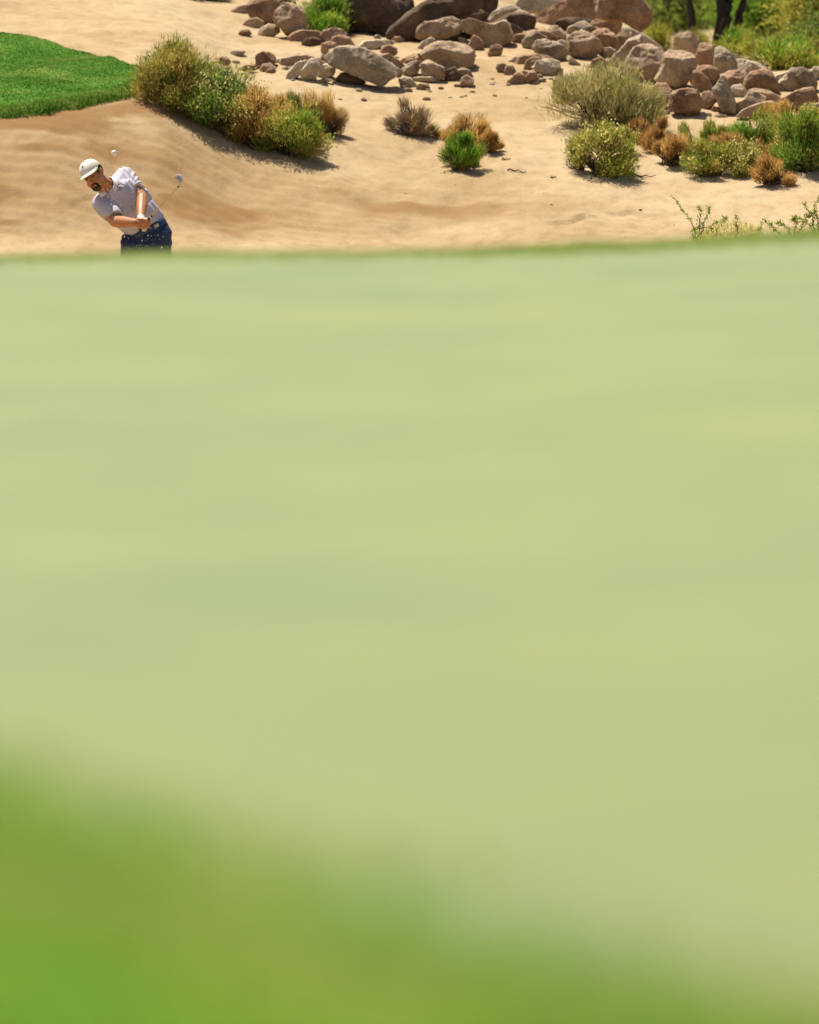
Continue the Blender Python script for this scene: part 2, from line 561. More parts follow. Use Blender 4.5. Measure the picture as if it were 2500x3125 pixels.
def build_shrubs():
    B = bush
    # --- left clump beside the turf
    B('shrub', 'tall olive green shrub at the tip of the turf bank', 535, 338, 255, 188, [('olive', 3800, 0.075, 0.009, 'spray'), ('yel', 2600, 0.07, 0.009, 'spray'), ('green', 1600, 0.07, 0.009, 'spray'), ('rust', 2000, 0.07, 0.008, 'spray')], 1, 130, 14, ('yel', 600, 0.018))
    B('shrub', 'dark green shrub dotted with cream flowers, left of the golden shrub', 672, 410, 305, 182, [('darkg', 5200, 0.065, 0.010, 'spray'), ('green', 2600, 0.06, 0.009, 'spray')], 2, 130, 15, ('flow', 1300, 0.018))
    B('shrub', 'golden brown shrub between two green shrubs left of centre', 788, 468, 225, 190, [('tan', 4200, 0.085, 0.006, 'strand'), ('rust', 1700, 0.085, 0.006, 'strand'), ('yel', 900, 0.05, 0.008, 'spray')], 3, 120, 11, ('tan', 500, 0.016))
    B('shrub', 'yellow green leafy shrub at the foot of the golden shrub', 893, 487, 215, 160, [('green', 3600, 0.05, 0.010, 'spray'), ('bright', 1500, 0.05, 0.009, 'spray'), ('yel', 2600, 0.05, 0.009, 'spray'), ('tan', 700, 0.06, 0.006, 'strand')], 4, 110, 12, ('yel', 500, 0.018))
    B('shrub', 'straw coloured feathery shrub at right end of the left clump', 985, 425, 165, 140, [('tan', 3000, 0.10, 0.005, 'strand'), ('twig', 1000, 0.10, 0.004, 'twig'), ('olive', 500, 0.07, 0.006, 'strand')], 5, 90, 9)
    B('shrub', 'pale olive shrub behind the golden shrub, half hidden', 905, 410, 130, 130, [('olive', 2400, 0.08, 0.006, 'strand'), ('sage', 700, 0.08, 0.006, 'strand')], 6, 70, 8)
    # --- middle of the slope
    B('shrub', 'bare grey brown twiggy shrub standing alone mid slope', 1258, 418, 172, 118, [('twig', 2400, 0.11, 0.0042, 'twig'), ('tan', 500, 0.08, 0.004, 'twig')], 7, 170, 12, None, 'grey_stem', twig_r=0.0042)
    B('shrub', 'tan dry shrub behind the bright green round shrub', 1425, 458, 165, 105, [('tan', 2300, 0.09, 0.0055, 'strand'), ('rust', 700, 0.08, 0.005, 'twig')], 8, 80, 9)
    B('shrub', 'low tan dry shrub spilling right of the bright green round shrub', 1490, 468, 95, 75, [('rust', 1100, 0.07, 0.005, 'twig'), ('tan', 700, 0.07, 0.005, 'twig')], 9, 60, 7)
    B('shrub', 'bright green round shrub with brown foot in mid slope', 1408, 522, 152, 118, [('bright', 3600, 0.075, 0.0065, 'strand'), ('green', 1000, 0.06, 0.007, 'strand'), ('rust', 320, 0.05, 0.006, 'twig')], 10, 110, 10)
    B('shrub', 'small yellow green sprig beside the grey twiggy shrub', 1330, 424, 46, 42, [('yel', 500, 0.05, 0.006, 'strand')], 11, 25, 5)
    # --- right
    B('shrub', 'largest sage green shrub in front of the boulders', 1838, 398, 345, 190, [('sage', 9000, 0.10, 0.0065, 'strand'), ('olive', 2200, 0.09, 0.0065, 'strand'), ('twig', 900, 0.08, 0.005, 'twig')], 12, 160, 20, ('yel', 130, 0.015), upright=0.9)
    B('shrub', 'green shrub crowned with yellow flowers over an orange foot', 1838, 545, 190, 150, [('yel', 2600, 0.05, 0.009, 'spray'), ('green', 2200, 0.05, 0.009, 'spray'), ('rust', 700, 0.06, 0.007, 'twig')], 13, 130, 12, ('flow', 900, 0.017))
    B('shrub', 'little dead grey bush at left edge of the yellow flowered shrub', 1766, 520, 80, 98, [('twig', 420, 0.09, 0.005, 'twig'), ('green', 420, 0.05, 0.008, 'spray')], 14, 60, 7, None, 'grey_stem')
    B('shrub', 'small pale yellow green bush tucked behind the yellow flowered shrub', 1908, 470, 62, 68, [('yel', 900, 0.045, 0.008, 'spray'), ('sage', 400, 0.05, 0.006, 'strand')], 15, 40, 6, ('flow', 150, 0.015))
    B('shrub', 'rust brown shrub touching the large sage shrub', 1945, 440, 85, 78, [('rust', 1500, 0.06, 0.005, 'strand')], 16, 50, 7)
    B('shrub', 'rust brown shrub with dark foot, behind the tan ball shaped shrub', 2012, 465, 105, 98, [('rust', 1900, 0.07, 0.005, 'strand'), ('tan', 500, 0.07, 0.005, 'twig')], 17, 70, 8)
    B('shrub', 'upright yellow green grass tuft just right of the large sage shrub', 1982, 388, 82, 58, [('yel', 1100, 0.09, 0.006, 'strand')], 18, 30, 6, upright=1.3)
    B('shrub', 'tan ball shaped shrub on a dark twiggy foot', 2050, 513, 105, 98, [('tan', 1500, 0.065, 0.005, 'strand'), ('rust', 1000, 0.065, 0.005, 'twig')], 19, 80, 8)
    B('shrub', 'fresh green feathery shrub right of the tan ball shaped shrub', 2110, 478, 100, 95, [('bright', 1400, 0.08, 0.006, 'strand'), ('yel', 700, 0.08, 0.006, 'strand')], 20, 50, 8, upright=1.0)
    B('shrub', 'yellow green shrub casting a long shadow right of it', 2170, 542, 140, 98, [('yel', 1500, 0.05, 0.008, 'spray'), ('green', 1300, 0.05, 0.008, 'spray'), ('rust', 500, 0.06, 0.006, 'strand')], 21, 90, 9, ('flow', 240, 0.016))
    B('shrub', 'straw topped dry shrub standing behind the yellow green shrub', 2172, 480, 72, 62, [('tan', 900, 0.07, 0.005, 'twig')], 22, 40, 6)
    B('shrub', 'cream flowered shrub next to the tan foreground shrub', 2272, 540, 100, 90, [('yel', 1300, 0.05, 0.008, 'spray'), ('olive', 600, 0.05, 0.008, 'spray')], 23, 70, 8, ('flow', 900, 0.018))
    B('shrub', 'broad light green shrub below the right hand boulders', 2305, 468, 160, 112, [('bright', 2600, 0.07, 0.0075, 'strand'), ('yel', 1300, 0.06, 0.008, 'spray'), ('green', 900, 0.06, 0.008, 'spray')], 24, 90, 11, ('flow', 200, 0.015))
    B('shrub', 'dense dark green shrub cut by the right picture edge', 2452, 530, 175, 165, [('darkg', 3000, 0.06, 0.010, 'spray'), ('green', 3000, 0.06, 0.009, 'spray'), ('bright', 1300, 0.07, 0.008, 'strand')], 25, 120, 13)
    B('shrub', 'tan wiry shrub in front of the dense dark green shrub', 2360, 570, 128, 92, [('tan', 1200, 0.07, 0.005, 'twig'), ('rust', 1300, 0.07, 0.005, 'twig')], 26, 110, 9)
    B('shrub', 'brown dry shrub wedged among green shrubs above the wiry one', 2340, 500, 82, 72, [('rust', 1200, 0.07, 0.005, 'strand')], 27, 50, 7)
    B('shrub', 'golden dry grass tuft at the foot of the long block boulder', 2385, 392, 135, 78, [('tan', 1700, 0.09, 0.006, 'strand'), ('rust', 600, 0.08, 0.006, 'strand')], 28, 40, 9, upright=1.2)
    B('shrub', 'green yellow shrub between golden tuft and dense dark shrub', 2405, 425, 130, 75, [('bright', 1600, 0.07, 0.007, 'strand'), ('yel', 900, 0.06, 0.007, 'spray')], 41, 60, 8)
    B('shrub', 'pale cream tipped shrub at right edge below the last boulders', 2492, 395, 85, 60, [('yel', 1000, 0.05, 0.008, 'spray')], 29, 40, 6, ('flow', 500, 0.018))
    B('shrub', 'golden orange shrub behind the yellow green leafy shrub in the left clump', 852, 448, 165, 150, [('tan', 3600, 0.085, 0.006, 'strand'), ('yel', 900, 0.05, 0.008, 'spray')], 44, 90, 10, ('flow', 200, 0.014))
    B('shrub', 'rust and gold dry shrub under the broad light green shrub', 2245, 490, 110, 80, [('rust', 1500, 0.07, 0.005, 'strand'), ('tan', 900, 0.07, 0.005, 'twig')], 45, 60, 8)
    B('shrub', 'gold tipped yellow green shrub above the wiry tan one at right', 2425, 480, 130, 85, [('yel', 1900, 0.06, 0.008, 'spray'), ('tan', 800, 0.07, 0.005, 'strand')], 46, 70, 9, ('flow', 300, 0.015))
    B('shrub', 'fresh yellow green tuft between rust shrub and cream flowered shrub', 2190, 455, 95, 80, [('yel', 1200, 0.07, 0.006, 'strand'), ('bright', 700, 0.07, 0.006, 'strand')], 47, 50, 7, upright=1.0)
    B('shrub', 'straw coloured shrub at the right edge under the pale cream tipped shrub', 2500, 440, 90, 70, [('tan', 1200, 0.07, 0.005, 'strand'), ('rust', 500, 0.07, 0.005, 'twig')], 48, 50, 7)
    # --- beside and behind the rocks
    B('shrub', 'vivid green round shrub against the dark boulders', 990, 112, 235, 160, [('bright', 6500, 0.085, 0.008, 'strand'), ('green', 2600, 0.07, 0.009, 'spray')], 30, 110, 14, ('yel', 120, 0.016))
    B('shrub', 'low dark shrub mostly cut off by the top edge', 632, 3, 120, 60, [('darkg', 1500, 0.06, 0.009, 'spray')], 31, 60, 8)
    B('shrub', 'yellow green bush growing between the two boulder heaps', 2020, 158, 105, 66, [('yel', 1500, 0.08, 0.010, 'spray'), ('olive', 500, 0.08, 0.009, 'spray')], 32, 60, 9)
    B('shrub', 'yellow green bush at the foot of the forked tree', 2240, 186, 125, 85, [('yel', 1400, 0.08, 0.010, 'spray'), ('bright', 700, 0.08, 0.010, 'spray')], 33, 60, 9)
    B('shrub', 'small olive bush peeping over rocks left of the forked tree', 2125, 168, 90, 60, [('olive', 900, 0.08, 0.010, 'spray'), ('yel', 700, 0.08, 0.010, 'spray')], 42, 40, 8)
    B('shrub', 'pale olive bush at far right behind the pale boulders', 2490, 205, 90, 75, [('olive', 900, 0.08, 0.010, 'spray'), ('yel', 700, 0.08, 0.010, 'spray')], 43, 40, 8)
    B('shrub', 'wide yellow green bush under the small tree', 2392, 214, 225, 92, [('yel', 2600, 0.08, 0.010, 'spray'), ('bright', 1300, 0.08, 0.010, 'spray'), ('rust', 600, 0.06, 0.008, 'twig')], 34, 90, 13)


build_shrubs()


def build_bank_plants():
    """sprigs in focus behind the right end of the putting green"""
    rng = np.random.default_rng(77)

    def sprig(label, lines, flowers=None, leaf='tree', Y=58.6, name='desert_sprig', group='plants rising behind the edge of the green'):
        b = lines[0][0]
        root = empty(name, at(b[0], b[1], Y))
        root.location.z = gz(root.location.x, root.location.y) - 0.02
        polys, lv = [], []
        for ln in lines:
            pts = np.array([np.array(at(x, y, Y + dy)) for x, y, dy in ln])
            pts[0] = np.array(root.location) + rng.normal(size=3) * np.array([.03, .03, 0])
            t = np.linspace(0, len(pts) - 1, 12)
            pl = np.stack([np.interp(t, np.arange(len(pts)), pts[:, k]) for k in range(3)], -1)
            pl[1:-1] += rng.normal(size=(10, 3)) * 0.006
            polys.append(pl)
            n = 110
            tt = rng.uniform(0.12, 1, n) * 11
            p = np.stack([np.interp(tt, np.arange(12), pl[:, k]) for k in range(3)], -1) + rng.normal(size=(n, 3)) * 0.007
            lv.append(p)
        for _ in range(26):          # shorter side stems below the tall ones
            b_ = np.array(root.location)
            top = np.array(at(b[0] + rng.uniform(-70, 70), rng.uniform(775, 1000), Y + rng.uniform(-.25, .25)))
            t = np.linspace(0, 1, 12)[:, None]
            pl = b_ * (1 - t) ** 2 + 2 * t * (1 - t) * (b_ * .6 + top * .4 + np.array([0, 0, .12])) + top * t ** 2
            polys.append(pl)
            tt = rng.uniform(0.25, 1, 90) * 11
            lv.append(np.stack([np.interp(tt, np.arange(12), pl[:, k]) for k in range(3)], -1) + rng.normal(size=(90, 3)) * 0.012)
        polys = np.array(polys)
        v, f = tubes(polys, np.repeat(np.linspace(0.0042, 0.0016, 12)[None], len(polys), 0), 5)
        mesh_np('stems', v, f, M['stem'], root)
        p = np.concatenate(lv)
        d = unit(rng.normal(size=p.shape) + np.array([0, 0, 0.3]))
        v, f = blades(rng, p, d, rng.uniform(0.016, 0.030, len(p)), 0.010)
        mesh_np('foliage', v, f, M[leaf], root)
        if flowers:
            x0, x1, y0, y1, n = flowers
            pp = []
            for _ in range(n):
                x = rng.uniform(x0, x1)
                top = y0 + (y1 - y0) * (abs(x - (x0 + x1) / 2) / (x1 - x0) * 2) ** 2 * 0.6
                pp.append(np.array(at(x, rng.uniform(top, y1), Y + rng.uniform(-0.15, 0.2))))
            p = np.array(pp)
            d = unit(rng.normal(size=p.shape) * 0.5 + np.array([0, 0, 1.0]))
            b1 = blades(rng, p, d, rng.uniform(0.02, 0.05, len(p)), 0.008)
            b2 = blades(rng, p[::2] - np.array([0, 0, 0.02]), unit(d[::2] + rng.normal(size=p[::2].shape) * 0.4), 0.05, 0.006)
            v, f = merge([b1, b2])
            fo = mesh_np('flowers', v, f, M['flow'], root)
            fo.data.materials.append(M['yel'])
            fo.data.polygons.foreach_set('material_index', np.repeat([0, 1], [len(b1[1]), len(b2[1])]).astype(np.int32))
        tag(root, label, 'plant', group)
    sprig('arching thorny sprig with tiny green leaves, tallest at left behind the green',
          [[(2125, 900, 0), (2128, 740, 0), (2120, 690, 0), (2098, 650, -.05), (2072, 628, -.05), (2052, 598, -.1)],
           [(2125, 900, 0), (2132, 740, 0), (2150, 690, .1), (2158, 660, .1), (2165, 640, .1), (2160, 632, .1)],
           [(2125, 900, 0), (2140, 730, .1), (2170, 690, .1), (2190, 678, .15), (2212, 670, .15), (2216, 668, .15)],
           [(2125, 900, 0), (2126, 740, .1), (2140, 705, .1), (2136, 668, .05), (2138, 640, .05), (2133, 629, .05)],
           [(2125, 900, 0), (2120, 745, .1), (2112, 715, .1), (2118, 700, .05), (2150, 692, .05), (2172, 700, .05)]])
    sprig('cream flowered bush topping out behind the green', [
        [(2235, 900, 0), (2235, 760, 0), (2245, 720, 0), (2246, 690, 0), (2248, 670, 0), (2243, 655, 0)],
        [(2235, 900, 0), (2230, 760, 0), (2215, 730, 0), (2190, 705, 0), (2175, 700, 0), (2168, 692, 0)],
        [(2235, 900, 0), (2250, 760, .1), (2290, 730, .1), (2310, 700, 0), (2322, 690, 0), (2326, 682, 0)]],
        (2140, 2330, 678, 745, 900), 'yel')
    sprig('thin leafy sprig leaning left beside the right picture edge', [
        [(2420, 900, 0), (2400, 740, 0), (2372, 705, 0), (2355, 690, 0), (2340, 680, 0), (2332, 672, 0)],
        [(2420, 900, 0), (2425, 740, 0), (2440, 700, 0), (2455, 680, 0), (2460, 660, 0), (2470, 655, 0)],
        [(2420, 900, 0), (2420, 740, 0), (2412, 705, 0), (2395, 690, 0), (2380, 682, 0), (2370, 683, 0)],
        [(2420, 900, 0), (2430, 740, 0), (2425, 700, 0), (2430, 680, 0), (2420, 668, 0), (2425, 662, 0)]])
    sprig('tall leafy sprig running out of the right picture edge', [
        [(2500, 900, 0), (2490, 740, 0), (2485, 690, 0), (2480, 655, 0), (2465, 640, 0), (2458, 615, 0)],
        [(2500, 900, 0), (2500, 740, 0), (2492, 660, 0), (2484, 640, 0), (2494, 620, 0), (2503, 598, 0)],
        [(2500, 900, 0), (2495, 740, 0), (2475, 690, 0), (2450, 665, 0), (2430, 668, 0), (2415, 675, 0)],
        [(2500, 900, 0), (2510, 740, 0), (2505, 680, 0), (2490, 655, 0), (2475, 655, 0), (2468, 662, 0)]])


build_bank_plants()


# ------------------------------------------------------------------ trees
def tree(label, foot, stems, crowns, leaf, seed, leaves=5200, leaf_len=0.06, leaf_w=0.016, name='desert_tree', bark='bark', r0=0.07, style='spray'):
    """foot (px,row,Y); stems: polylines of (px,row,dY); crowns: (px,row,dY,rx,ry,rz in metres, share)"""
    rng = np.random.default_rng(seed)
    fp = at(*foot)
    Y = foot[2]
    fp.z = gz(fp.x, fp.y) - 0.03
    root = empty(name, fp)
    parts, ends = [], []
    for ln, rb in stems:
        pts = np.array([np.array(fp)] + [np.array(at(x, y, Y + dy)) for x, y, dy in ln])
        t = np.linspace(0, len(pts) - 1, 16)
        pl = np.stack([np.interp(t, np.arange(len(pts)), pts[:, k]) for k in range(3)], -1)
        pl[1:] += rng.normal(size=(15, 3)) * 0.008
        parts.append(tubes(pl[None], (np.linspace(1.0, 0.45, 16) * rb * rng.uniform(0.92, 1.08, 16))[None], 9))
        ends += [pl[10], pl[13], pl[15]]
    ends = np.array(ends)
    cl = []
    for (px, py, dy, rx, ry, rz, share) in crowns:
        c = np.array(at(px, py, Y + dy))
        if py < -60: share *= 0.30
        n = max(6, int(60 * share))
        u = unit(rng.normal(size=(n, 3))) * (rng.uniform(0.1, 1, (n, 1)) ** 0.5)
        cl.append(c + u * np.array([rx, ry, rz]))
    cl = np.concatenate(cl)
    # limbs out to each leaf clump
    limb = []
    for c in cl:
        e = ends[np.argmin(np.linalg.norm(ends - c, axis=1) + rng.uniform(0, 0.5, len(ends)))]
        t = np.linspace(0, 1, 6)[:, None]
        m = (e + c) / 2 + np.array([0, 0, 0.12]) + rng.normal(size=3) * 0.06
        limb.append((1 - t) ** 2 * e + 2 * t * (1 - t) * m + t ** 2 * c)
    limb = np.array(limb)
    parts.append(tubes(limb, np.repeat(np.linspace(0.016, 0.004, 6)[None], len(limb), 0), 4))
    v, f = merge(parts)
    mesh_np('trunk', v, f, M[bark], root)
    per = int(leaves * 1.5) // len(cl)
    p = np.repeat(cl, per, 0) + rng.normal(size=(len(cl) * per, 3)) * rng.uniform(0.07, 0.17, (len(cl) * per, 1)) * np.array([1.15, 1.15, 0.9])
    low = ground_z(p[:, 0], p[:, 1]) + 0.05
    p = p[p[:, 2] > low]
    d = unit(rng.normal(size=p.shape) + np.array([0, 0, 0.35]))
    v, f = blades(rng, p, d, leaf_len * rng.uniform(0.6, 1.4, len(p)), leaf_w * rng.uniform(0.6, 1.4, len(p)))
    mesh_np('crown', v, f, M[leaf], root)
    tag(root, label, 'tree', 'desert trees behind the rocks')


def build_trees():
    tree('forked dark trunked tree with four rising stems behind the boulders', (2186, 165, 79), [
        ([(2150, 132, -.1), (2118, 100, -.1), (2111, 40, -.1), (2100, -20, 0), (2080, -120, 0), (2050, -300, .2)], 0.055),
        ([(2196, 110, 0), (2204, 60, 0), (2200, 0, 0), (2195, -100, .1), (2170, -350, .2)], 0.075),
        ([(2205, 110, -.1), (2219, 55, -.1), (2221, 0, 0), (2240, -120, 0), (2260, -350, 0)], 0.062),
        ([(2235, 120, .1), (2254, 62, .1), (2270, 0, .1), (2300, -110, .2), (2360, -330, .3)], 0.055)],
        [(2060, -330, .3, .9, .8, .6, 1), (2200, -420, .3, .9, .9, .6, 1), (2350, -330, .4, .9, .8, .6, 1), (2230, -160, .5, .5, .5, .2, .4)], 'tree', 50, 7000)
    tree('small thin trunked tree with bright green leaves at right', (2383, 150, 84), [
        ([(2382, 110, 0), (2385, 60, 0), (2380, 10, 0), (2390, -60, 0), (2400, -150, 0)], 0.030),
        ([(2375, 138, 0), (2352, 112, 0), (2335, 95, 0), (2315, 70, 0), (2300, 30, 0)], 0.016),
        ([(2392, 135, 0), (2400, 120, 0), (2412, 100, .1), (2430, 75, .1), (2440, 40, .1)], 0.014)],
        [(2330, 25, .1, .42, .5, .22, .9), (2390, 10, .2, .45, .5, .26, 1.0), (2350, 70, .3, .4, .4, .10, .4), (2420, 60, .2, .4, .4, .2, .6), (2370, -90, .2, .8, .6, .3, 1.2), (2300, 75, .5, .25, .3, .16, .4)], 'bright', 51, 8000)
    tree('orange tinged yellow green tree at the right picture edge', (2495, 165, 81), [
        ([(2490, 110, 0), (2500, 50, 0), (2495, -20, 0), (2505, -100, 0), (2500, -200, 0)], 0.035)],
        [(2480, 30, 0, .24, .4, .32, 1.0), (2500, -80, 0, .5, .5, .35, 1), (2475, 110, .2, .18, .3, .22, .6), (2520, 60, .1, .3, .4, .4, 1)], 'yel', 52, 6500)
    tree('dark green leafy tree low at the right edge behind the boulders', (2500, 195, 78), [
        ([(2495, 150, 0), (2500, 110, 0), (2490, 90, 0)], 0.02)],
        [(2490, 165, 0, .20, .25, .20, 1), (2515, 120, 0, .25, .3, .3, 1)], 'darkg', 53, 3000)
    tree('olive fine leaved tree behind the flat topped boulder', (2030, 150, 92), [
        ([(2035, 100, 0), (2028, 50, 0), (2040, 0, 0), (2030, -90, 0), (2020, -200, 0)], 0.03),
        ([(2060, 100, 0), (2070, 50, 0), (2085, 0, 0), (2100, -100, 0)], 0.022)],
        [(2020, 40, 0, .35, .5, .42, 1.2), (2060, 80, .2, .4, .5, .3, 1), (2070, 0, .2, .5, .5, .3, 1), (2030, -100, .2, .8, .7, .4, 1), (2000, 90, 0, .25, .4, .25, .7)], 'tree', 54, 9000, 0.075, 0.010)
    tree('soft green tree seen between the forked stems', (2150, 135, 98), [
        ([(2150, 90, 0), (2155, 40, 0), (2150, -20, 0), (2160, -120, 0)], 0.03)],
        [(2150, 60, 0, .45, .5, .32, 1), (2170, 0, 0, .55, .5, .32, 1.1), (2110, 20, .3, .4, .5, .4, 1), (2240, 10, .4, .35, .5, .3, .8), (2160, -120, .2, .8, .7, .4, 1), (2160, 110, .2, .45, .3, .14, .6)], 'tree', 55, 9000, 0.075, 0.012)
    tree('broad pale green tree far behind the small tree', (2330, 95, 108), [
        ([(2330, 60, 0), (2320, 20, 0), (2330, -40, 0), (2330, -120, 0)], 0.035)],
        [(2290, 10, 0, .5, .5, .22, 1), (2370, -10, 0, .7, .5, .25, 1), (2440, 10, .4, .4, .5, .3, .9), (2340, -120, .2, 1.0, .7, .4, 1)], 'tree', 56, 7000, 0.085, 0.016)
    tree('hazy green tree filling the gap left of the forked tree', (2090, 120, 106), [
        ([(2090, 80, 0), (2080, 30, 0), (2090, -40, 0)], 0.03)],
        [(2050, 60, 0, .5, .5, .30, 1), (2100, 30, 0, .55, .5, .36, 1.2), (2000, 20, 0, .5, .5, .4, 1), (2090, -60, .2, .9, .7, .4, 1), (2080, 105, .2, .4, .4, .15, .6)], 'tree', 57, 9000, 0.09, 0.014)

build_trees()

# ------------------------------------------------------------------ boulders
def ico(sub):
    bm = bmesh.new()
    bmesh.ops.create_icosphere(bm, subdivisions=sub, radius=1)
    v = np.array([p.co[:] for p in bm.verts])
    f = np.array([[q.index for q in p.verts] for p in bm.faces])
    bm.free()
    return v, f


ICO = {k: ico(k) for k in (2, 4, 5, 6)}


def poly_radius(pts, th):
    """distance from the origin to the outline in each direction"""
    r = np.zeros_like(th)
    n = len(pts)
    c, s = np.cos(th), np.sin(th)
    for k in range(n):
        x0, y0 = pts[k]
        x1, y1 = pts[(k + 1) % n]
        den = c * (y1 - y0) - s * (x1 - x0)
        den = np.where(np.abs(den) < 1e-12, 1e-12, den)
        t = (x0 * (y1 - y0) - y0 * (x1 - x0)) / den
        u = (x0 * s - y0 * c) / den
        ok = (t > 0) & (u >= -1e-6) & (u <= 1 + 1e-6)
        r = np.where(ok, np.maximum(r, t), r)
    return r


KS = {'a': (640, 0, 2.464), 'b': (900, 0, 2.875), 'c': (1140, 0, 2.464), 'd': (1500, 0, 3.45), 'e': (1800, 0, 2.464), 'f': (1950, 0, 3.136)}
ROCKS = 'boulders and stones of the rock outcrop'


def rock(k, pts, tone, label, base_row=None, Y=None, depth=1.0, name='boulder', facets=3, seed=0, rough=1.0, push=0.0):
    ox, oy, sc = KS[k]
    P = [(ox + x / sc, oy + y / sc) for x, y in pts]
    xs, ys = [p[0] for p in P], [p[1] for p in P]
    rng = np.random.default_rng(seed)
    cx, cy = (min(xs) + max(xs)) / 2, (min(ys) + max(ys)) / 2
    br = base_row if base_row is not None else max(ys)
    g = hit(cx, br)
    if Y is not None: g = Vector((0, Y, 0))
    m = g.y / FPX
    w, h = (max(xs) - min(xs)) * m, (max(ys) - min(ys)) * m
    D = 0.5 * math.sqrt(w * h) * depth
    Yc = g.y + D * 0.72 + push
    m = Yc / FPX
    C = np.array(at(cx, cy, Yc))
    loc = np.array([((px - cx) * m, -(py - cy) * m) for px, py in P])
    big = max(w, h)
    v, f = ICO[6 if big > 1.2 else 5 if big > 0.22 else 4]
    th0 = np.linspace(-np.pi, np.pi, 361)[:-1]
    R0 = poly_radius(loc, th0)
    ker = np.array([1, 2, 3, 4, 3, 2, 1.0])
    ker /= ker.sum()
    for _ in range(2):
        R0 = np.convolve(np.concatenate([R0[-3:], R0, R0[:3]]), ker, 'valid')
    th = np.arctan2(v[:, 2], v[:, 0])
    R = np.interp(th, np.concatenate([th0, [np.pi]]), np.concatenate([R0, R0[:1]]))
    c = np.hypot(v[:, 0], v[:, 2])
    e = 0.55 if big < 0.45 else 0.42
    ce, ye = c ** e, np.sign(v[:, 1]) * np.abs(v[:, 1]) ** e
    p = np.stack([np.cos(th) * R * ce, ye * D, np.sin(th) * R * ce], -1)
    # broken faces towards the front, top and back
    for q in range(facets + 5):
        nrm = rng.normal(size=3) * np.array([0.45, 0.6, 0.45])
        nrm[1] -= 1.0 if q % 2 == 0 else -0.9
        if q == 0: nrm[2] = abs(nrm[2]) + 0.7
        nrm /= np.linalg.norm(nrm)
        s = p @ nrm
        lim = s.max() * rng.uniform(0.68, 0.90)
        over = np.maximum(s - lim, 0)
        p = p - nrm * (over * 0.97)[:, None]
    q = p / max(big, 1e-3)
    o = rng.uniform(0, 100)
    n1 = fbm(q[:, 0] * 3 + o, q[:, 1] * 3, q[:, 2] * 3, seed, 3)
    n2 = 1 - np.abs(fbm(q[:, 0] * 4 + o, q[:, 1] * 4 + 9, q[:, 2] * 4, seed + 5, 3))
    n3 = fbm(p[:, 0] * 22 + o, p[:, 1] * 22, p[:, 2] * 22, seed + 7, 3)
    dirn = unit(p)
    sz = math.sqrt(w * h)
    p = p + dirn * (0.045 * n1 * sz - 0.075 * np.clip(n2 - 0.80, 0, 1) * 4 * 0.5 * sz + 0.012 * n3 * min(1, sz * 2))[:, None] * rough
    for ax, ext in ((0, w), (2, h)):            # keep the full width and height
        lo, hi = p[:, ax].min(), p[:, ax].max()
        p[:, ax] = (p[:, ax] - (lo + hi) / 2) * (ext * 1.09 / (hi - lo))
    ob = mesh_np(name, p + C, f, M['rock_' + tone], None, True, loc=C)
    tag(ob, label, 'boulder' if name == 'boulder' else 'stone', ROCKS)
    return ob


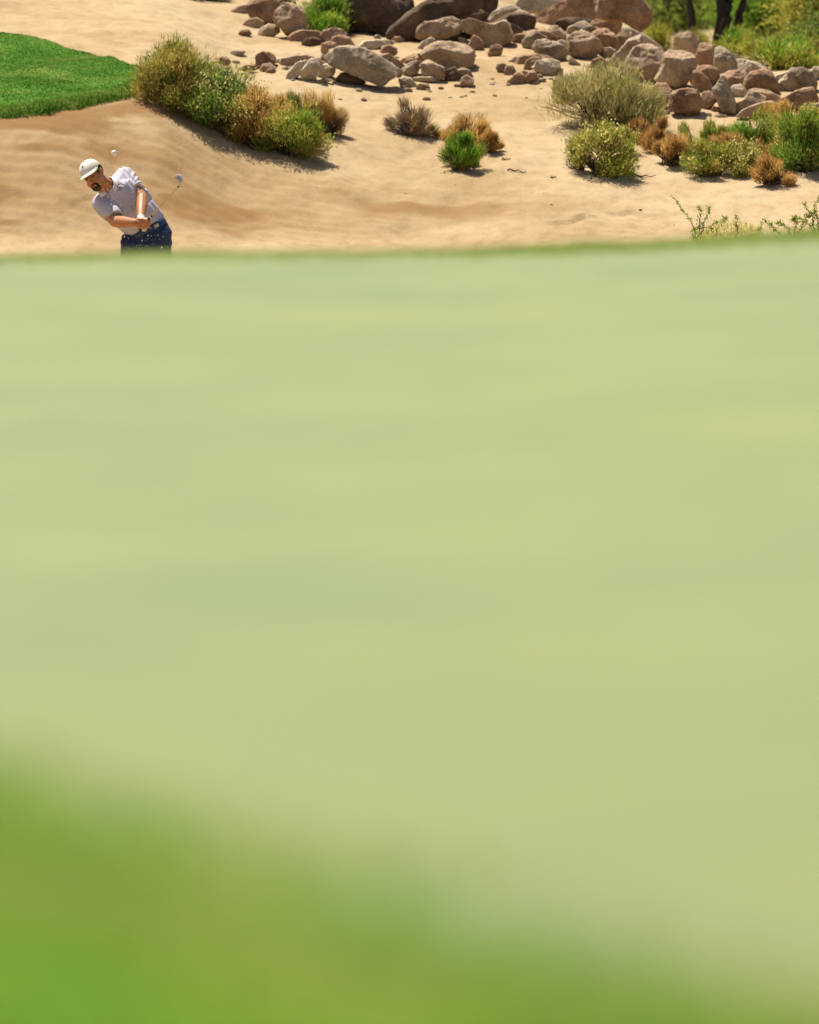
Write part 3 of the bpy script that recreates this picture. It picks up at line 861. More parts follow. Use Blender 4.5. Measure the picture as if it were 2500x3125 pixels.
def build_rocks():
    T = [
        # left end
        ('a', [(285, 140), (295, 60), (340, -10), (420, -70), (560, -60), (640, 0), (640, 100), (570, 180), (450, 190), (360, 180)], 'brown', 'large flat fronted brown boulder, leftmost of the big boulders', dict(depth=.8)),
        ('a', [(488, 130), (500, 75), (550, 36), (610, 28), (660, 60), (720, 150), (725, 270), (650, 288), (570, 255), (510, 190)], 'tan', 'smooth egg shaped boulder leaning against the vivid green shrub', {}),
        ('a', [(245, 185), (300, 140), (350, 130), (400, 160), (410, 205), (330, 212), (260, 208)], 'tan', 'wedge shaped stone in front of the leftmost big boulder', dict(n='stone')),
        ('a', [(365, 262), (400, 205), (450, 178), (505, 185), (525, 235), (480, 272), (420, 275)], 'tan', 'sloping stone tucked under the egg shaped boulder', dict(n='stone')),
        ('a', [(218, 252), (238, 222), (290, 220), (312, 250), (300, 272), (240, 274)], 'brown', 'small round stone alone on sand at the far left of the outcrop', dict(n='stone')),
        ('a', [(160, 88), (200, 48), (260, 38), (292, 60), (288, 92), (210, 98)], 'tan', 'flat tan slab poking from sand, farthest left of the rocks near the top edge', dict(n='stone')),
        ('a', [(440, 158), (455, 138), (490, 138), (495, 165), (465, 175)], 'tan', 'small stone between the egg shaped boulder and the leftmost big boulder', dict(n='stone')),
        # big dark boulders along the top
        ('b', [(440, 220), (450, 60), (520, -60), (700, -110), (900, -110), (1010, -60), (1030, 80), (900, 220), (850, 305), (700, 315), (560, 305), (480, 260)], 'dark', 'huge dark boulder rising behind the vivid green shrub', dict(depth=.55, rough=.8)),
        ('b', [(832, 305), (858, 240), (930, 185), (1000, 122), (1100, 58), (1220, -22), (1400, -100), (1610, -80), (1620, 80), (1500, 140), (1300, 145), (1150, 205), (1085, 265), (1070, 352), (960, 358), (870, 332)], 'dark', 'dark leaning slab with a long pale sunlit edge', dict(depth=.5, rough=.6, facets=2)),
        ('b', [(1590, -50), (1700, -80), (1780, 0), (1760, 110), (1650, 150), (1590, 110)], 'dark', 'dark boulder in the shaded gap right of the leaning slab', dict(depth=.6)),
        ('d', [(250, 75), (300, 0), (400, -70), (640, -60), (700, 0), (600, 70), (510, 135), (370, 135)], 'pale', 'pale flat topped boulder at the top edge above the stone heap', dict(Y=72.3, depth=.7)),
        ('d', [(432, 245), (465, 175), (600, 70), (750, -30), (900, -100), (1160, -70), (1160, 80), (1095, 190), (950, 240), (700, 295), (500, 295)], 'brown', 'huge brown boulder with shaded overhang at top middle right', dict(depth=.6)),
        ('d', [(1105, 100), (1140, -20), (1300, -100), (1500, -70), (1605, 0), (1668, 100), (1678, 185), (1640, 262), (1560, 325), (1450, 255), (1370, 205), (1250, 192), (1120, 185)], 'brown', 'overhanging boulder with flat sunlit top, against the green trees', dict(depth=.65, Y=70.7)),
        # second row
        ('b', [(1072, 345), (1072, 270), (1110, 220), (1180, 178), (1230, 148), (1290, 128), (1322, 155), (1400, 165), (1457, 200), (1468, 260), (1430, 312), (1330, 352), (1230, 378), (1130, 368)], 'tan', 'knobbly tan boulder directly right of the leaning slab', {}),
        ('c', [(662, 205), (680, 158), (740, 143), (820, 170), (900, 182), (980, 148), (1012, 190), (1022, 240), (1052, 290), (960, 332), (860, 348), (820, 302), (760, 262), (690, 238)], 'tan', 'saddle shaped tan boulder overhanging a dark gap', dict(push=-.1)),
        ('c', [(685, 135), (730, 93), (800, 103), (872, 130), (865, 172), (800, 165), (740, 155)], 'brown', 'low brown boulder lying on top of the saddle shaped one', {}),
        ('c', [(860, 165), (900, 90), (970, 43), (1050, 43), (1095, 65), (1065, 115), (1022, 182), (980, 155), (930, 168)], 'grey', 'grey wedge boulder pointing up below the pale flat topped one', {}),
        ('c', [(1020, 175), (1058, 100), (1100, 73), (1160, 98), (1202, 150), (1208, 217), (1140, 224), (1060, 208)], 'grey', 'rounded grey boulder beside the grey wedge boulder', {}),
        ('c', [(860, 402), (885, 348), (930, 333), (972, 360), (962, 412), (890, 424)], 'brown', 'small rounded brown stone alone before the dark gap', dict(n='stone')),
        ('c', [(630, 275), (700, 278), (725, 345), (650, 315)], 'tan', 'small tan stone squeezed under the saddle shaped boulder', dict(n='stone')),
        ('c', [(718, 335), (755, 262), (820, 312), (832, 372), (740, 380)], 'brown', 'dark brown stone filling the hole under the saddle shaped boulder', dict(n='stone')),
        ('b', [(1085, 425), (1118, 370), (1190, 326), (1228, 350), (1230, 392), (1160, 434)], 'pale', 'pale grey triangular stone behind the broad tan boulder', dict(n='stone')),
        ('b', [(1095, 485), (1200, 408), (1290, 368), (1400, 362), (1500, 378), (1568, 430), (1574, 500), (1560, 592), (1480, 602), (1340, 582), (1240, 552), (1150, 515)], 'tan', 'broad tan boulder with shaded right end, middle of the outcrop', dict(push=-.05)),
        ('b', [(1018, 492), (1040, 468), (1090, 473), (1098, 502), (1030, 508)], 'brown', 'little dark stone at left tip of the broad tan boulder', dict(n='stone')),
        ('b', [(752, 452), (768, 410), (830, 392), (882, 420), (896, 466), (850, 508), (798, 502)], 'brown', 'round reddish brown stone behind the long pale boulder', dict(n='stone')),
        ('b', [(718, 482), (770, 473), (808, 512), (780, 528), (728, 518)], 'tan', 'small tan stone touching the round reddish brown stone', dict(n='stone')),
        ('b', [(296, 505), (328, 448), (400, 412), (500, 409), (600, 428), (700, 472), (780, 528), (872, 590), (892, 660), (882, 698), (800, 748), (740, 742), (640, 692), (520, 642), (420, 602), (338, 562)], 'grey', 'long pale grey boulder with dark lichen spots, tilted down to the right', dict(depth=.8, push=-.12, rough=.7)),
        ('b', [(365, 692), (420, 638), (500, 628), (570, 658), (614, 722), (560, 745), (450, 741)], 'dark', 'flat dark stone under the long pale grey boulder', dict(n='stone')),
        ('b', [(882, 642), (910, 598), (942, 620), (938, 662), (900, 684)], 'tan', 'small tan stone at right tip of the long pale grey boulder', dict(n='stone')),
        ('b', [(936, 612), (1000, 563), (1060, 528), (1108, 545), (1104, 602), (1062, 652), (1010, 674), (958, 662)], 'grey', 'sunlit angular stone between long pale boulder and rough brown stone', dict(n='stone')),
        ('b', [(1100, 562), (1180, 528), (1242, 558), (1312, 588), (1314, 702), (1262, 728), (1200, 692), (1128, 642)], 'tan', 'rough broken stone holding up the broad tan boulder', dict(n='stone', rough=1.8)),
        ('b', [(912, 692), (950, 670), (1010, 678), (1064, 742), (1030, 770), (938, 762)], 'pale', 'pale flat stone on sand, nearest in the heap right of the long boulder', dict(n='stone')),
        ('b', [(1036, 702), (1080, 673), (1180, 670), (1228, 690), (1202, 720), (1080, 723)], 'tan', 'thin tan slab behind the pale flat stone', dict(n='stone')),
        ('b', [(1062, 762), (1090, 733), (1160, 736), (1182, 770), (1130, 793), (1080, 785)], 'tan', 'small pinkish stone just right of the pale flat stone', dict(n='stone')),
        ('b', [(1386, 652), (1420, 608), (1480, 593), (1534, 620), (1562, 672), (1460, 694), (1418, 684)], 'tan', 'tan stone leaning behind the upright brown stone', dict(n='stone')),
        ('b', [(1446, 762), (1462, 690), (1520, 658), (1568, 690), (1558, 768), (1480, 773)], 'brown', 'upright brown stone at the right foot of the broad tan boulder', dict(n='stone')),
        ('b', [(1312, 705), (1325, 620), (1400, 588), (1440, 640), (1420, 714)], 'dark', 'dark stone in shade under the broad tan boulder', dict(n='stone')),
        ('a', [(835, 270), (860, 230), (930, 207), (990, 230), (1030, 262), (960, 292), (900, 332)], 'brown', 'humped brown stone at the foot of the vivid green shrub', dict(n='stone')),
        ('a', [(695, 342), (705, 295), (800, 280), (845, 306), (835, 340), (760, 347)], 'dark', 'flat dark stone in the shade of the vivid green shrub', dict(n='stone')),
        ('a', [(915, 352), (922, 290), (990, 262), (1050, 290), (1090, 352), (1000, 362)], 'brown', 'pinkish brown stone behind the long pale grey boulder, left end', dict(n='stone')),
        ('a', [(838, 400), (850, 330), (900, 310), (952, 335), (930, 380), (880, 418)], 'brown', 'split brown stone just above the left tip of the long pale boulder', dict(n='stone', rough=1.8)),
        ('a', [(1120, 355), (1160, 310), (1300, 296), (1390, 315), (1350, 352), (1250, 372), (1160, 370)], 'pale', 'low pale slab sunk in sand above the long pale boulder', dict(n='stone')),
        ('a', [(1370, 300), (1395, 274), (1440, 272), (1468, 300), (1450, 320), (1390, 318)], 'brown', 'small stone at the lower tip of the leaning slab', dict(n='stone')),
        ('a', [(1235, 275), (1255, 260), (1285, 268), (1285, 290), (1245, 290)], 'pale', 'tiny pale stone on sand before the huge dark boulder', dict(n='stone')),
        ('a', [(1355, 492), (1395, 458), (1450, 460), (1430, 492), (1380, 502)], 'brown', 'small brown slab above right end of the long pale boulder', dict(n='stone')),
        # left litter
        ('a', [(65, 472), (88, 428), (130, 423), (158, 470), (120, 494)], 'brown', 'small dark stone peeping over the cream flowered shrub', dict(n='stone')),
        ('a', [(348, 485), (358, 408), (400, 388), (462, 393), (494, 440), (474, 505), (400, 515)], 'brown', 'round brown stone with dark left side, upright among the left litter', dict(n='stone')),
        ('a', [(376, 522), (400, 483), (450, 473), (498, 510), (470, 543), (410, 541)], 'tan', 'oval tan stone leaning before the upright round brown stone', dict(n='stone')),
        ('a', [(226, 512), (270, 488), (340, 483), (358, 522), (300, 539), (238, 534)], 'brown', 'dark low stone left of the oval tan stone', dict(n='stone')),
        ('a', [(596, 472), (610, 408), (690, 393), (764, 430), (700, 464), (640, 484)], 'pale', 'pale blocky stone at top of the left litter pile', dict(n='stone')),
        ('a', [(576, 592), (600, 518), (660, 468), (734, 453), (724, 502), (680, 564), (620, 604)], 'pale', 'pale slanted stone with a rusty foot in the left litter pile', dict(n='stone')),
        ('a', [(686, 602), (700, 518), (760, 448), (824, 438), (844, 490), (804, 552), (804, 613), (740, 619)], 'pale', 'tall pale stone at the centre of the left litter pile', dict(n='stone')),
        ('a', [(796, 562), (820, 498), (880, 478), (944, 495), (924, 562), (860, 594)], 'pale', 'pale stone under the left tip of the long pale grey boulder', dict(n='stone')),
        ('a', [(826, 462), (850, 408), (900, 428), (914, 492), (860, 494)], 'tan', 'small tan stone between litter pile and long pale boulder', dict(n='stone')),
        ('a', [(796, 614), (860, 588), (924, 595), (860, 624)], 'tan', 'flat slab at the front foot of the left litter pile', dict(n='stone')),
        ('a', [(126, 412), (180, 378), (264, 384), (244, 422), (150, 424)], 'tan', 'faint flat slab in sand above the dark low stone at left', dict(n='stone')),
        # middle right heap
        ('d', [(552, 372), (578, 300), (650, 268), (732, 278), (784, 340), (784, 402), (720, 424), (610, 418)], 'tan', 'round tan boulder under the huge brown overhang', {}),
        ('d', [(326, 462), (378, 380), (450, 316), (530, 368), (584, 400), (475, 454), (442, 524), (350, 504)], 'grey', 'wedge boulder left of the round tan boulder', {}),
        ('d', [(441, 502), (476, 430), (580, 412), (684, 450), (794, 520), (814, 602), (770, 644), (620, 604), (478, 554)], 'grey', 'long oval boulder with dark tip, lying low in the middle heap', dict(push=-.05)),
        ('d', [(790, 390), (826, 280), (900, 236), (980, 225), (1064, 270), (1154, 310), (1102, 365), (960, 345), (860, 400)], 'grey', 'greyish boulder with peaked top behind the plump tan one', {}),
        ('d', [(1076, 362), (1138, 306), (1212, 302), (1254, 370), (1234, 452), (1170, 500), (1116, 444)], 'grey', 'rounded grey boulder beside the plump tan one on its right', {}),
        ('d', [(816, 562), (826, 440), (796, 400), (880, 347), (980, 317), (1064, 360), (1134, 430), (1164, 490), (1134, 572), (1050, 614), (940, 614), (868, 592)], 'tan', 'plump tan boulder in front of the peaked grey one', dict(push=-.05)),
        ('d', [(690, 442), (740, 417), (824, 440), (834, 482), (790, 505), (738, 472)], 'pale', 'small pale stone between long oval and plump tan boulders', dict(n='stone')),
        ('d', [(1055, 225), (1098, 194), (1200, 182), (1324, 192), (1370, 250), (1334, 354), (1270, 404), (1236, 335), (1150, 295), (1078, 255)], 'brown', 'dark boulder with sunlit cap wedged under the overhanging boulder', {}),
        ('d', [(341, 722), (366, 640), (440, 592), (514, 600), (484, 652), (454, 694), (420, 744)], 'brown', 'shaded brown stone propping the bright pale stone', dict(n='stone')),
        ('d', [(434, 692), (500, 638), (600, 622), (704, 650), (726, 742), (660, 804), (560, 794), (478, 744)], 'pale', 'bright pale stone lying in the small front heap', dict(n='stone')),
        ('d', [(694, 782), (718, 718), (752, 728), (754, 802), (710, 814)], 'brown', 'dark stone at right end of the bright pale stone', dict(n='stone')),
        ('d', [(50, 722), (78, 668), (150, 678), (154, 742), (100, 764)], 'brown', 'brown stone at left end of the small front heap', dict(n='stone')),
        ('d', [(131, 752), (158, 688), (220, 687), (260, 752), (200, 794), (150, 794)], 'tan', 'rounded tan stone second from left in the small front heap', dict(n='stone')),
        ('d', [(166, 862), (240, 788), (300, 757), (354, 832), (332, 884), (240, 894)], 'brown', 'half shaded pyramid stone at the front of the small heap', dict(n='stone')),
        ('d', [(286, 782), (330, 738), (392, 753), (374, 822), (328, 804)], 'tan', 'small tan stone behind the pyramid stone', dict(n='stone')),
        ('d', [(346, 832), (398, 748), (452, 738), (504, 832), (480, 879), (378, 874)], 'brown', 'dull brown upright stone right of the pyramid stone', dict(n='stone')),
        ('d', [(796, 602), (830, 587), (934, 672), (922, 689), (828, 654)], 'pale', 'thin pale sliver below the dark tip of the long oval boulder', dict(n='stone')),
        ('d', [(1270, 465), (1318, 368), (1380, 336), (1464, 368), (1424, 452), (1384, 555), (1298, 525)], 'brown', 'reddish upright boulder left of the dark cleft', {}),
        ('d', [(1216, 692), (1300, 560), (1400, 478), (1470, 388), (1562, 378), (1580, 462), (1504, 532), (1464, 642), (1380, 744), (1246, 744)], 'grey', 'steep slanting boulder with a dark crack behind the sage shrub', dict(depth=.7)),
        ('d', [(1036, 704), (1068, 628), (1150, 597), (1224, 650), (1204, 724), (1108, 764)], 'brown', 'brown stone at upper left rim of the large sage shrub', dict(n='stone')),
        ('d', [(1134, 562), (1158, 508), (1250, 497), (1314, 540), (1274, 604), (1190, 604)], 'tan', 'tan stone between plump tan boulder and slanting boulder', dict(n='stone')),
        # right heap
        ('e', [(222, 260), (232, 190), (300, 222), (420, 280), (520, 345), (555, 400), (480, 380), (380, 352), (300, 300)], 'pale', 'pale sunlit slab sloping down below the overhanging boulder', dict(depth=1.0)),
        ('e', [(236, 565), (286, 450), (336, 368), (440, 337), (522, 358), (558, 400), (554, 512), (504, 604), (430, 624), (300, 604)], 'tan', 'big tan boulder just behind the right side of the sage shrub', {}),
        ('f', [(160, 762), (228, 640), (238, 540), (300, 497), (400, 486), (504, 498), (545, 570), (540, 682), (452, 794), (370, 839), (250, 794)], 'tan', 'big brown flecked boulder with pointed lower tip, centre of right heap', dict(push=-.1)),
        ('f', [(337, 432), (347, 350), (400, 317), (480, 307), (552, 348), (594, 420), (620, 520), (560, 600), (520, 540), (440, 490)], 'tan', 'tall block with sunlit top standing behind the flecked boulder', dict(push=.1)),
        ('f', [(545, 560), (580, 430), (640, 416), (704, 440), (738, 540), (732, 652), (650, 664), (570, 612)], 'brown', 'rounded boulder right of the tall block, under the tree', {}),
        ('f', [(722, 602), (724, 490), (790, 447), (862, 478), (904, 540), (934, 600), (870, 704), (790, 719), (733, 662)], 'grey', 'dark grey streaked boulder under the forked tree', {}),
        ('f', [(856, 702), (898, 598), (960, 567), (1080, 587), (1182, 628), (1230, 692), (1100, 690), (1000, 734), (898, 724)], 'pale', 'white sunlit boulder beside the dark grey streaked boulder', {}),
        ('f', [(855, 505), (925, 520), (1050, 568), (1000, 590), (900, 570)], 'grey', 'thin grey slab lying above the white sunlit boulder', dict(n='stone')),
        ('f', [(1010, 852), (1026, 740), (1080, 687), (1180, 657), (1264, 690), (1314, 760), (1334, 852), (1322, 889), (1200, 879), (1078, 864)], 'brown', 'square brown block with shaded front and tan top', dict(push=-.05)),
        ('f', [(515, 802), (526, 680), (580, 677), (652, 740), (704, 822), (692, 884), (600, 874), (538, 844)], 'brown', 'brown boulder in shadow right of the flecked boulder', {}),
        ('f', [(100, 1030), (130, 870), (178, 797), (260, 797), (314, 870), (292, 964), (222, 1044), (168, 1054)], 'brown', 'rusty boulder at right rim of the sage shrub', {}),
        ('f', [(296, 1002), (306, 910), (378, 867), (500, 847), (584, 880), (594, 960), (588, 1064), (500, 1099), (400, 1084), (318, 1044)], 'brown', 'wide rounded brown boulder at the front of the right heap', dict(push=-.1)),
        ('f', [(586, 1002), (598, 900), (660, 872), (734, 910), (744, 972), (680, 1034), (620, 1044)], 'brown', 'medium brown boulder between wide rounded one and standing slab', {}),
        ('f', [(706, 862), (738, 800), (800, 737), (852, 780), (884, 880), (924, 982), (918, 1064), (830, 1084), (788, 1054), (748, 952)], 'grey', 'standing grey slab slanting right in the right heap', dict(push=-.1)),
        ('f', [(836, 782), (880, 737), (980, 732), (1019, 770), (1002, 814), (900, 814)], 'tan', 'tan stone behind the top of the standing grey slab', dict(n='stone')),
        ('f', [(876, 882), (898, 818), (980, 807), (1034, 870), (1012, 924), (930, 934)], 'pale', 'pale stone between standing slab and square brown block', dict(n='stone')),
        ('f', [(921, 1042), (938, 970), (1020, 927), (1060, 867), (1150, 867), (1214, 920), (1204, 974), (1050, 1034), (958, 1074)], 'tan', 'bent tan boulder right of the standing grey slab', dict(push=-.1)),
        ('f', [(1062, 872), (1120, 847), (1250, 867), (1342, 930), (1414, 982), (1340, 979), (1210, 954), (1148, 894)], 'tan', 'long thin slab under the square brown block', {}),
        ('f', [(946, 1112), (1010, 1047), (1150, 977), (1260, 967), (1334, 1030), (1334, 1064), (1200, 1104), (1050, 1134)], 'tan', 'low sloping tan boulder at the front right of the heap', dict(push=-.05)),
        ('f', [(1336, 1002), (1380, 967), (1442, 1000), (1434, 1044), (1348, 1044)], 'tan', 'small tan stone between low sloping boulder and long block', dict(n='stone')),
        ('f', [(1375, 942), (1500, 877), (1662, 837), (1704, 900), (1710, 984), (1600, 1064), (1500, 1044), (1418, 994)], 'brown', 'long block boulder with flat pale top near the right edge', dict(depth=.9)),
        ('f', [(1330, 832), (1368, 760), (1440, 707), (1520, 717), (1594, 790), (1614, 844), (1500, 874), (1378, 874)], 'pale', 'pale rounded boulder behind the long block', {}),
        ('f', [(1426, 702), (1478, 658), (1580, 647), (1654, 690), (1704, 770), (1704, 884), (1620, 854), (1580, 784), (1500, 724)], 'grey', 'grey rounded boulder leaning over the pale rounded one', {}),
        ('f', [(1646, 682), (1680, 637), (1764, 637), (1784, 742), (1720, 764)], 'pale', 'pale boulder cut by the right edge, topmost there', {}),
        ('f', [(1600, 1062), (1638, 1000), (1720, 987), (1764, 1040), (1720, 1094), (1628, 1094)], 'pale', 'white stone at the right edge before the long block', dict(n='stone')),
        ('f', [(0, 335), (20, 298), (80, 308), (98, 352), (60, 364)], 'grey', 'small grey stone at the right foot of the overhanging boulder', dict(n='stone')),
        ('f', [(296, 472), (328, 438), (390, 448), (414, 492), (340, 504)], 'brown', 'reddish crumbly stone left of the tall block', dict(n='stone', rough=1.8)),
        ('f', [(225, 1095), (250, 1055), (295, 1060), (300, 1092)], 'tan', 'small flat stone before the left end of the right heap', dict(n='stone')),
        ('f', [(595, 1110), (620, 1072), (690, 1085), (700, 1118)], 'pale', 'small white stone on sand before the wide rounded boulder', dict(n='stone')),
        ('f', [(690, 1070), (715, 1015), (770, 1025), (778, 1078)], 'brown', 'small dark stone left of the foot of the standing slab', dict(n='stone')),
        ('f', [(700, 1122), (740, 1090), (830, 1100), (850, 1128)], 'tan', 'low buried tan stone below the standing slab', dict(n='stone')),
        ('f', [(335, 1098), (370, 1050), (440, 1070), (450, 1105)], 'tan', 'pale tan stone half buried under the wide rounded boulder', dict(n='stone')),
    ]
    def oval(x0, y0, x1, y1):
        cx, cy, a, b_ = (x0 + x1) / 2, (y0 + y1) / 2, (x1 - x0) / 2, (y1 - y0) / 2
        return [(cx + a * math.cos(t) * (1 + .12 * math.sin(3 * t + x0)), cy + b_ * math.sin(t) * (1 + .1 * math.cos(2 * t + y0))) for t in np.linspace(0, 2 * math.pi, 11)[:-1]]
    KS['p'] = (0, 0, 1.0)
    T += [  # added backfill boulders; dark tones stand in for shadow between the rocks
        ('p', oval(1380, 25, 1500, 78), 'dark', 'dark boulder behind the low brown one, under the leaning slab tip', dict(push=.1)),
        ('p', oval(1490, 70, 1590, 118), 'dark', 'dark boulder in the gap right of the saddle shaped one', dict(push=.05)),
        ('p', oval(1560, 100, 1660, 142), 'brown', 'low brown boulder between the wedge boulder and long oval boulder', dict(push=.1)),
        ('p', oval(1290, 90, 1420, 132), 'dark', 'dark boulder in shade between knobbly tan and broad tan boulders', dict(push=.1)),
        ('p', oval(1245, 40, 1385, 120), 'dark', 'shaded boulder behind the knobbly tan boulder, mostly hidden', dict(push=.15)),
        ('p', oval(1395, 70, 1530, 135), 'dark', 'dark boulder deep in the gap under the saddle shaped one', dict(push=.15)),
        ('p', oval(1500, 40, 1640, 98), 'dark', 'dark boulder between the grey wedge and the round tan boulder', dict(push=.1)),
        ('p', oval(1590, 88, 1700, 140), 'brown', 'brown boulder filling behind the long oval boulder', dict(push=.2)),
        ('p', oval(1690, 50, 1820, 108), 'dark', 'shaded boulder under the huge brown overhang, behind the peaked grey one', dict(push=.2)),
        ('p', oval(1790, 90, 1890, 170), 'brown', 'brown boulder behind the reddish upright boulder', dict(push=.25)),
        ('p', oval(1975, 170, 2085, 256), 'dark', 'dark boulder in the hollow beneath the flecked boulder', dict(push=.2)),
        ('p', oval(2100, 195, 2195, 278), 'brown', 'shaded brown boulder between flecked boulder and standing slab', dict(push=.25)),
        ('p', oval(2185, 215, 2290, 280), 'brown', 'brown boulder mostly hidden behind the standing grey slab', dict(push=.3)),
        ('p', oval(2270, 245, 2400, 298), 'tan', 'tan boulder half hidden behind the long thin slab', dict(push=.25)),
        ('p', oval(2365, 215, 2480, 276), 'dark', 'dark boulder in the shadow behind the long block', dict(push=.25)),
        ('p', oval(1225, 165, 1335, 207), 'brown', 'brown stone mass behind the rough broken stone', dict(push=.15)),
        ('p', oval(1120, 165, 1225, 235), 'brown', 'brown rock bedded behind the long pale boulder, right end', dict(push=.2)),
        ('p', oval(850, 165, 985, 222), 'tan', 'tan rock bedded in sand behind the left litter pile', dict(push=.15)),
        ('p', oval(880, 92, 1010, 135), 'brown', 'brown rock in the shade below the vivid green shrub', dict(push=.1)),
        ('p', oval(1560, 165, 1690, 210), 'brown', 'brown rock bedded behind the small front heap', dict(push=.2)),
    ]
    for k, (key, pts, tone, label, o) in enumerate(T):
        o = dict(o)
        nm = o.pop('n', 'boulder')
        rock(key, pts, tone, label, name=nm, seed=100 + k * 7, **o)
    # loose pebbles and crumbs of earth on the slope
    rng = np.random.default_rng(5)
    protos = []
    spots = []
    for k in range(60):
        if k < 32:
            px, py = rng.uniform(640, 1720), rng.uniform(228, 310)
            if px < 900: py = rng.uniform(190, 262)
        elif k < 42:
            px, py = rng.uniform(1950, 2330), rng.uniform(338, 362)
        else:
            px, py = rng.uniform(900, 2450), rng.uniform(430, 700)
        spots.append((px, py, rng.uniform(0.012, 0.034) if k < 42 else rng.uniform(0.006, 0.015)))
    for q in range(4):
        v, f = ICO[2]
        p = v * np.array([1, 0.85, 0.65]) * (1 + 0.28 * fbm(v[:, 0] * 1.5 + q * 9, v[:, 1] * 1.5, v[:, 2] * 1.5, q, 3))[:, None]
        protos.append((p, f))
    made = {}
    for k, (px, py, r) in enumerate(spots):
        g = hit(px, py)
        key = (k % 4, k % 3)
        if key not in made:
            p, f = protos[k % 4]
            ob = mesh_np('pebble', p, f, M['rock_' + ('tan', 'brown', 'pale')[k % 3]], None, True, loc=(0, 0, 0))
            made[key] = ob
        else:
            ob = made[key].copy()
            COL.objects.link(ob)
        ob.location = (g.x, g.y, g.z + r * 0.25)
        ob.scale = (r, r, r)
        ob.rotation_euler = (0, 0, rng.uniform(0, 6.28))
        tag(ob, 'loose pebble lying on the open sand below the boulders', 'pebble', 'loose pebbles on the sand')
    for k in range(95):
        x0, x1, y0, y1 = ((850, 1030, 180, 252), (1225, 1345, 228, 282), (1545, 1720, 185, 268), (1990, 2480, 312, 350), (1160, 1700, 70, 130), (640, 860, 180, 225), (1240, 1400, 130, 230))[k % 7]
        px, py = rng.uniform(x0, x1), rng.uniform(y0, y1)
        g = hit(px, py)
        r = rng.uniform(5, 13) * g.y / FPX
        ob = made[list(made)[k % len(made)]].copy()
        COL.objects.link(ob)
        ob.name = 'rubble_stone'
        ob.location = (g.x, g.y, g.z + r * 0.25)
        ob.scale = (r * rng.uniform(.9, 1.5), r, r * rng.uniform(.8, 1.3))
        ob.rotation_euler = (rng.uniform(-.4, .4), rng.uniform(-.4, .4), rng.uniform(0, 6.28))
        tag(ob, 'small broken stone filling gaps among the boulders', 'stone', 'rubble among the boulders')
    # fallen twigs on the sand
    for (px, py, ln, rot, label) in ((1578, 526, .16, -.3, 'short dark twig lying on sand right of the bright green round shrub'),
                                     (1965, 543, .2, .1, 'thin dead stick on sand right of the yellow flowered shrub'),
                                     (1690, 545, .05, .4, 'tiny dark crumb of wood on bare sand left of the yellow flowered shrub'),
                                     (1545, 490, .07, .2, 'tiny dark twig near the low tan dry shrub')):
        g = hit(px, py)
        n = 8
        t = np.linspace(-.5, .5, n)
        pl = np.stack([g.x + t * ln * math.cos(rot), g.y + t * ln * math.sin(rot), np.zeros(n)], -1)
        pl[:, 2] = ground_z(pl[:, 0], pl[:, 1]) + 0.006 + 0.012 * (np.arange(n) % 3 == 1)
        v, f = tubes(pl[None], np.linspace(.007, .003, n)[None], 5)
        o = mesh_np('twig', v, f, M['stem'], None, True, loc=g)
        tag(o, label, 'twig', 'dead twigs on the sand')


build_rocks()


# ------------------------------------------------------------------ turf bank at left
def seg_dist(P, poly):
    """signed distance to polygon edge (positive inside), P (n,2)"""
    n = len(poly)
    d = np.full(len(P), 1e9)
    inside = np.zeros(len(P), bool)
    for k in range(n):
        a, b = poly[k], poly[(k + 1) % n]
        ab = b - a
        t = np.clip(((P - a) @ ab) / (ab @ ab), 0, 1)
        d = np.minimum(d, np.linalg.norm(P - (a + t[:, None] * ab), axis=1))
        c = ((a[1] > P[:, 1]) != (b[1] > P[:, 1]))
        with np.errstate(divide='ignore', invalid='ignore'):
            xx = a[0] + (P[:, 1] - a[1]) / (b[1] - a[1]) * (b[0] - a[0])
        inside ^= c & (P[:, 0] < xx)
    return np.where(inside, d, -d)


def grass_mat(name, stops, scale, stretch=None, trans=0.35, shift=None):
    m, nt, b = new_mat(name, 0.8)
    b.inputs['Specular IOR Level'].default_value = 0.04
    g = nt.nodes.new('ShaderNodeNewGeometry')
    n = noise_node(nt, scale, 4, stretch=stretch, shift=shift)
    a = nt.nodes.new('ShaderNodeMath')
    a.operation = 'MULTIPLY_ADD'
    nt.links.new(g.outputs['Random Per Island'], a.inputs[0])
    a.inputs[1].default_value = 0.3
    s = nt.nodes.new('ShaderNodeMath')
    s.operation = 'MULTIPLY_ADD'
    nt.links.new(n, s.inputs[0])
    s.inputs[1].default_value = 1.9
    s.inputs[2].default_value = -0.6
    nt.links.new(s.outputs[0], a.inputs[2])
    col = ramp(nt, a.outputs[0], stops)
    nt.links.new(col, b.inputs['Base Color'])
    t = nt.nodes.new('ShaderNodeBsdfTranslucent')
    nt.links.new(col, t.inputs[0])
    mx = nt.nodes.new('ShaderNodeMixShader')
    mx.inputs[0].default_value = trans
    out = nt.nodes['Material Output']
    nt.links.new(b.outputs[0], mx.inputs[1])
    nt.links.new(t.outputs[0], mx.inputs[2])
    nt.links.new(mx.outputs[0], out.inputs[0])
    return m


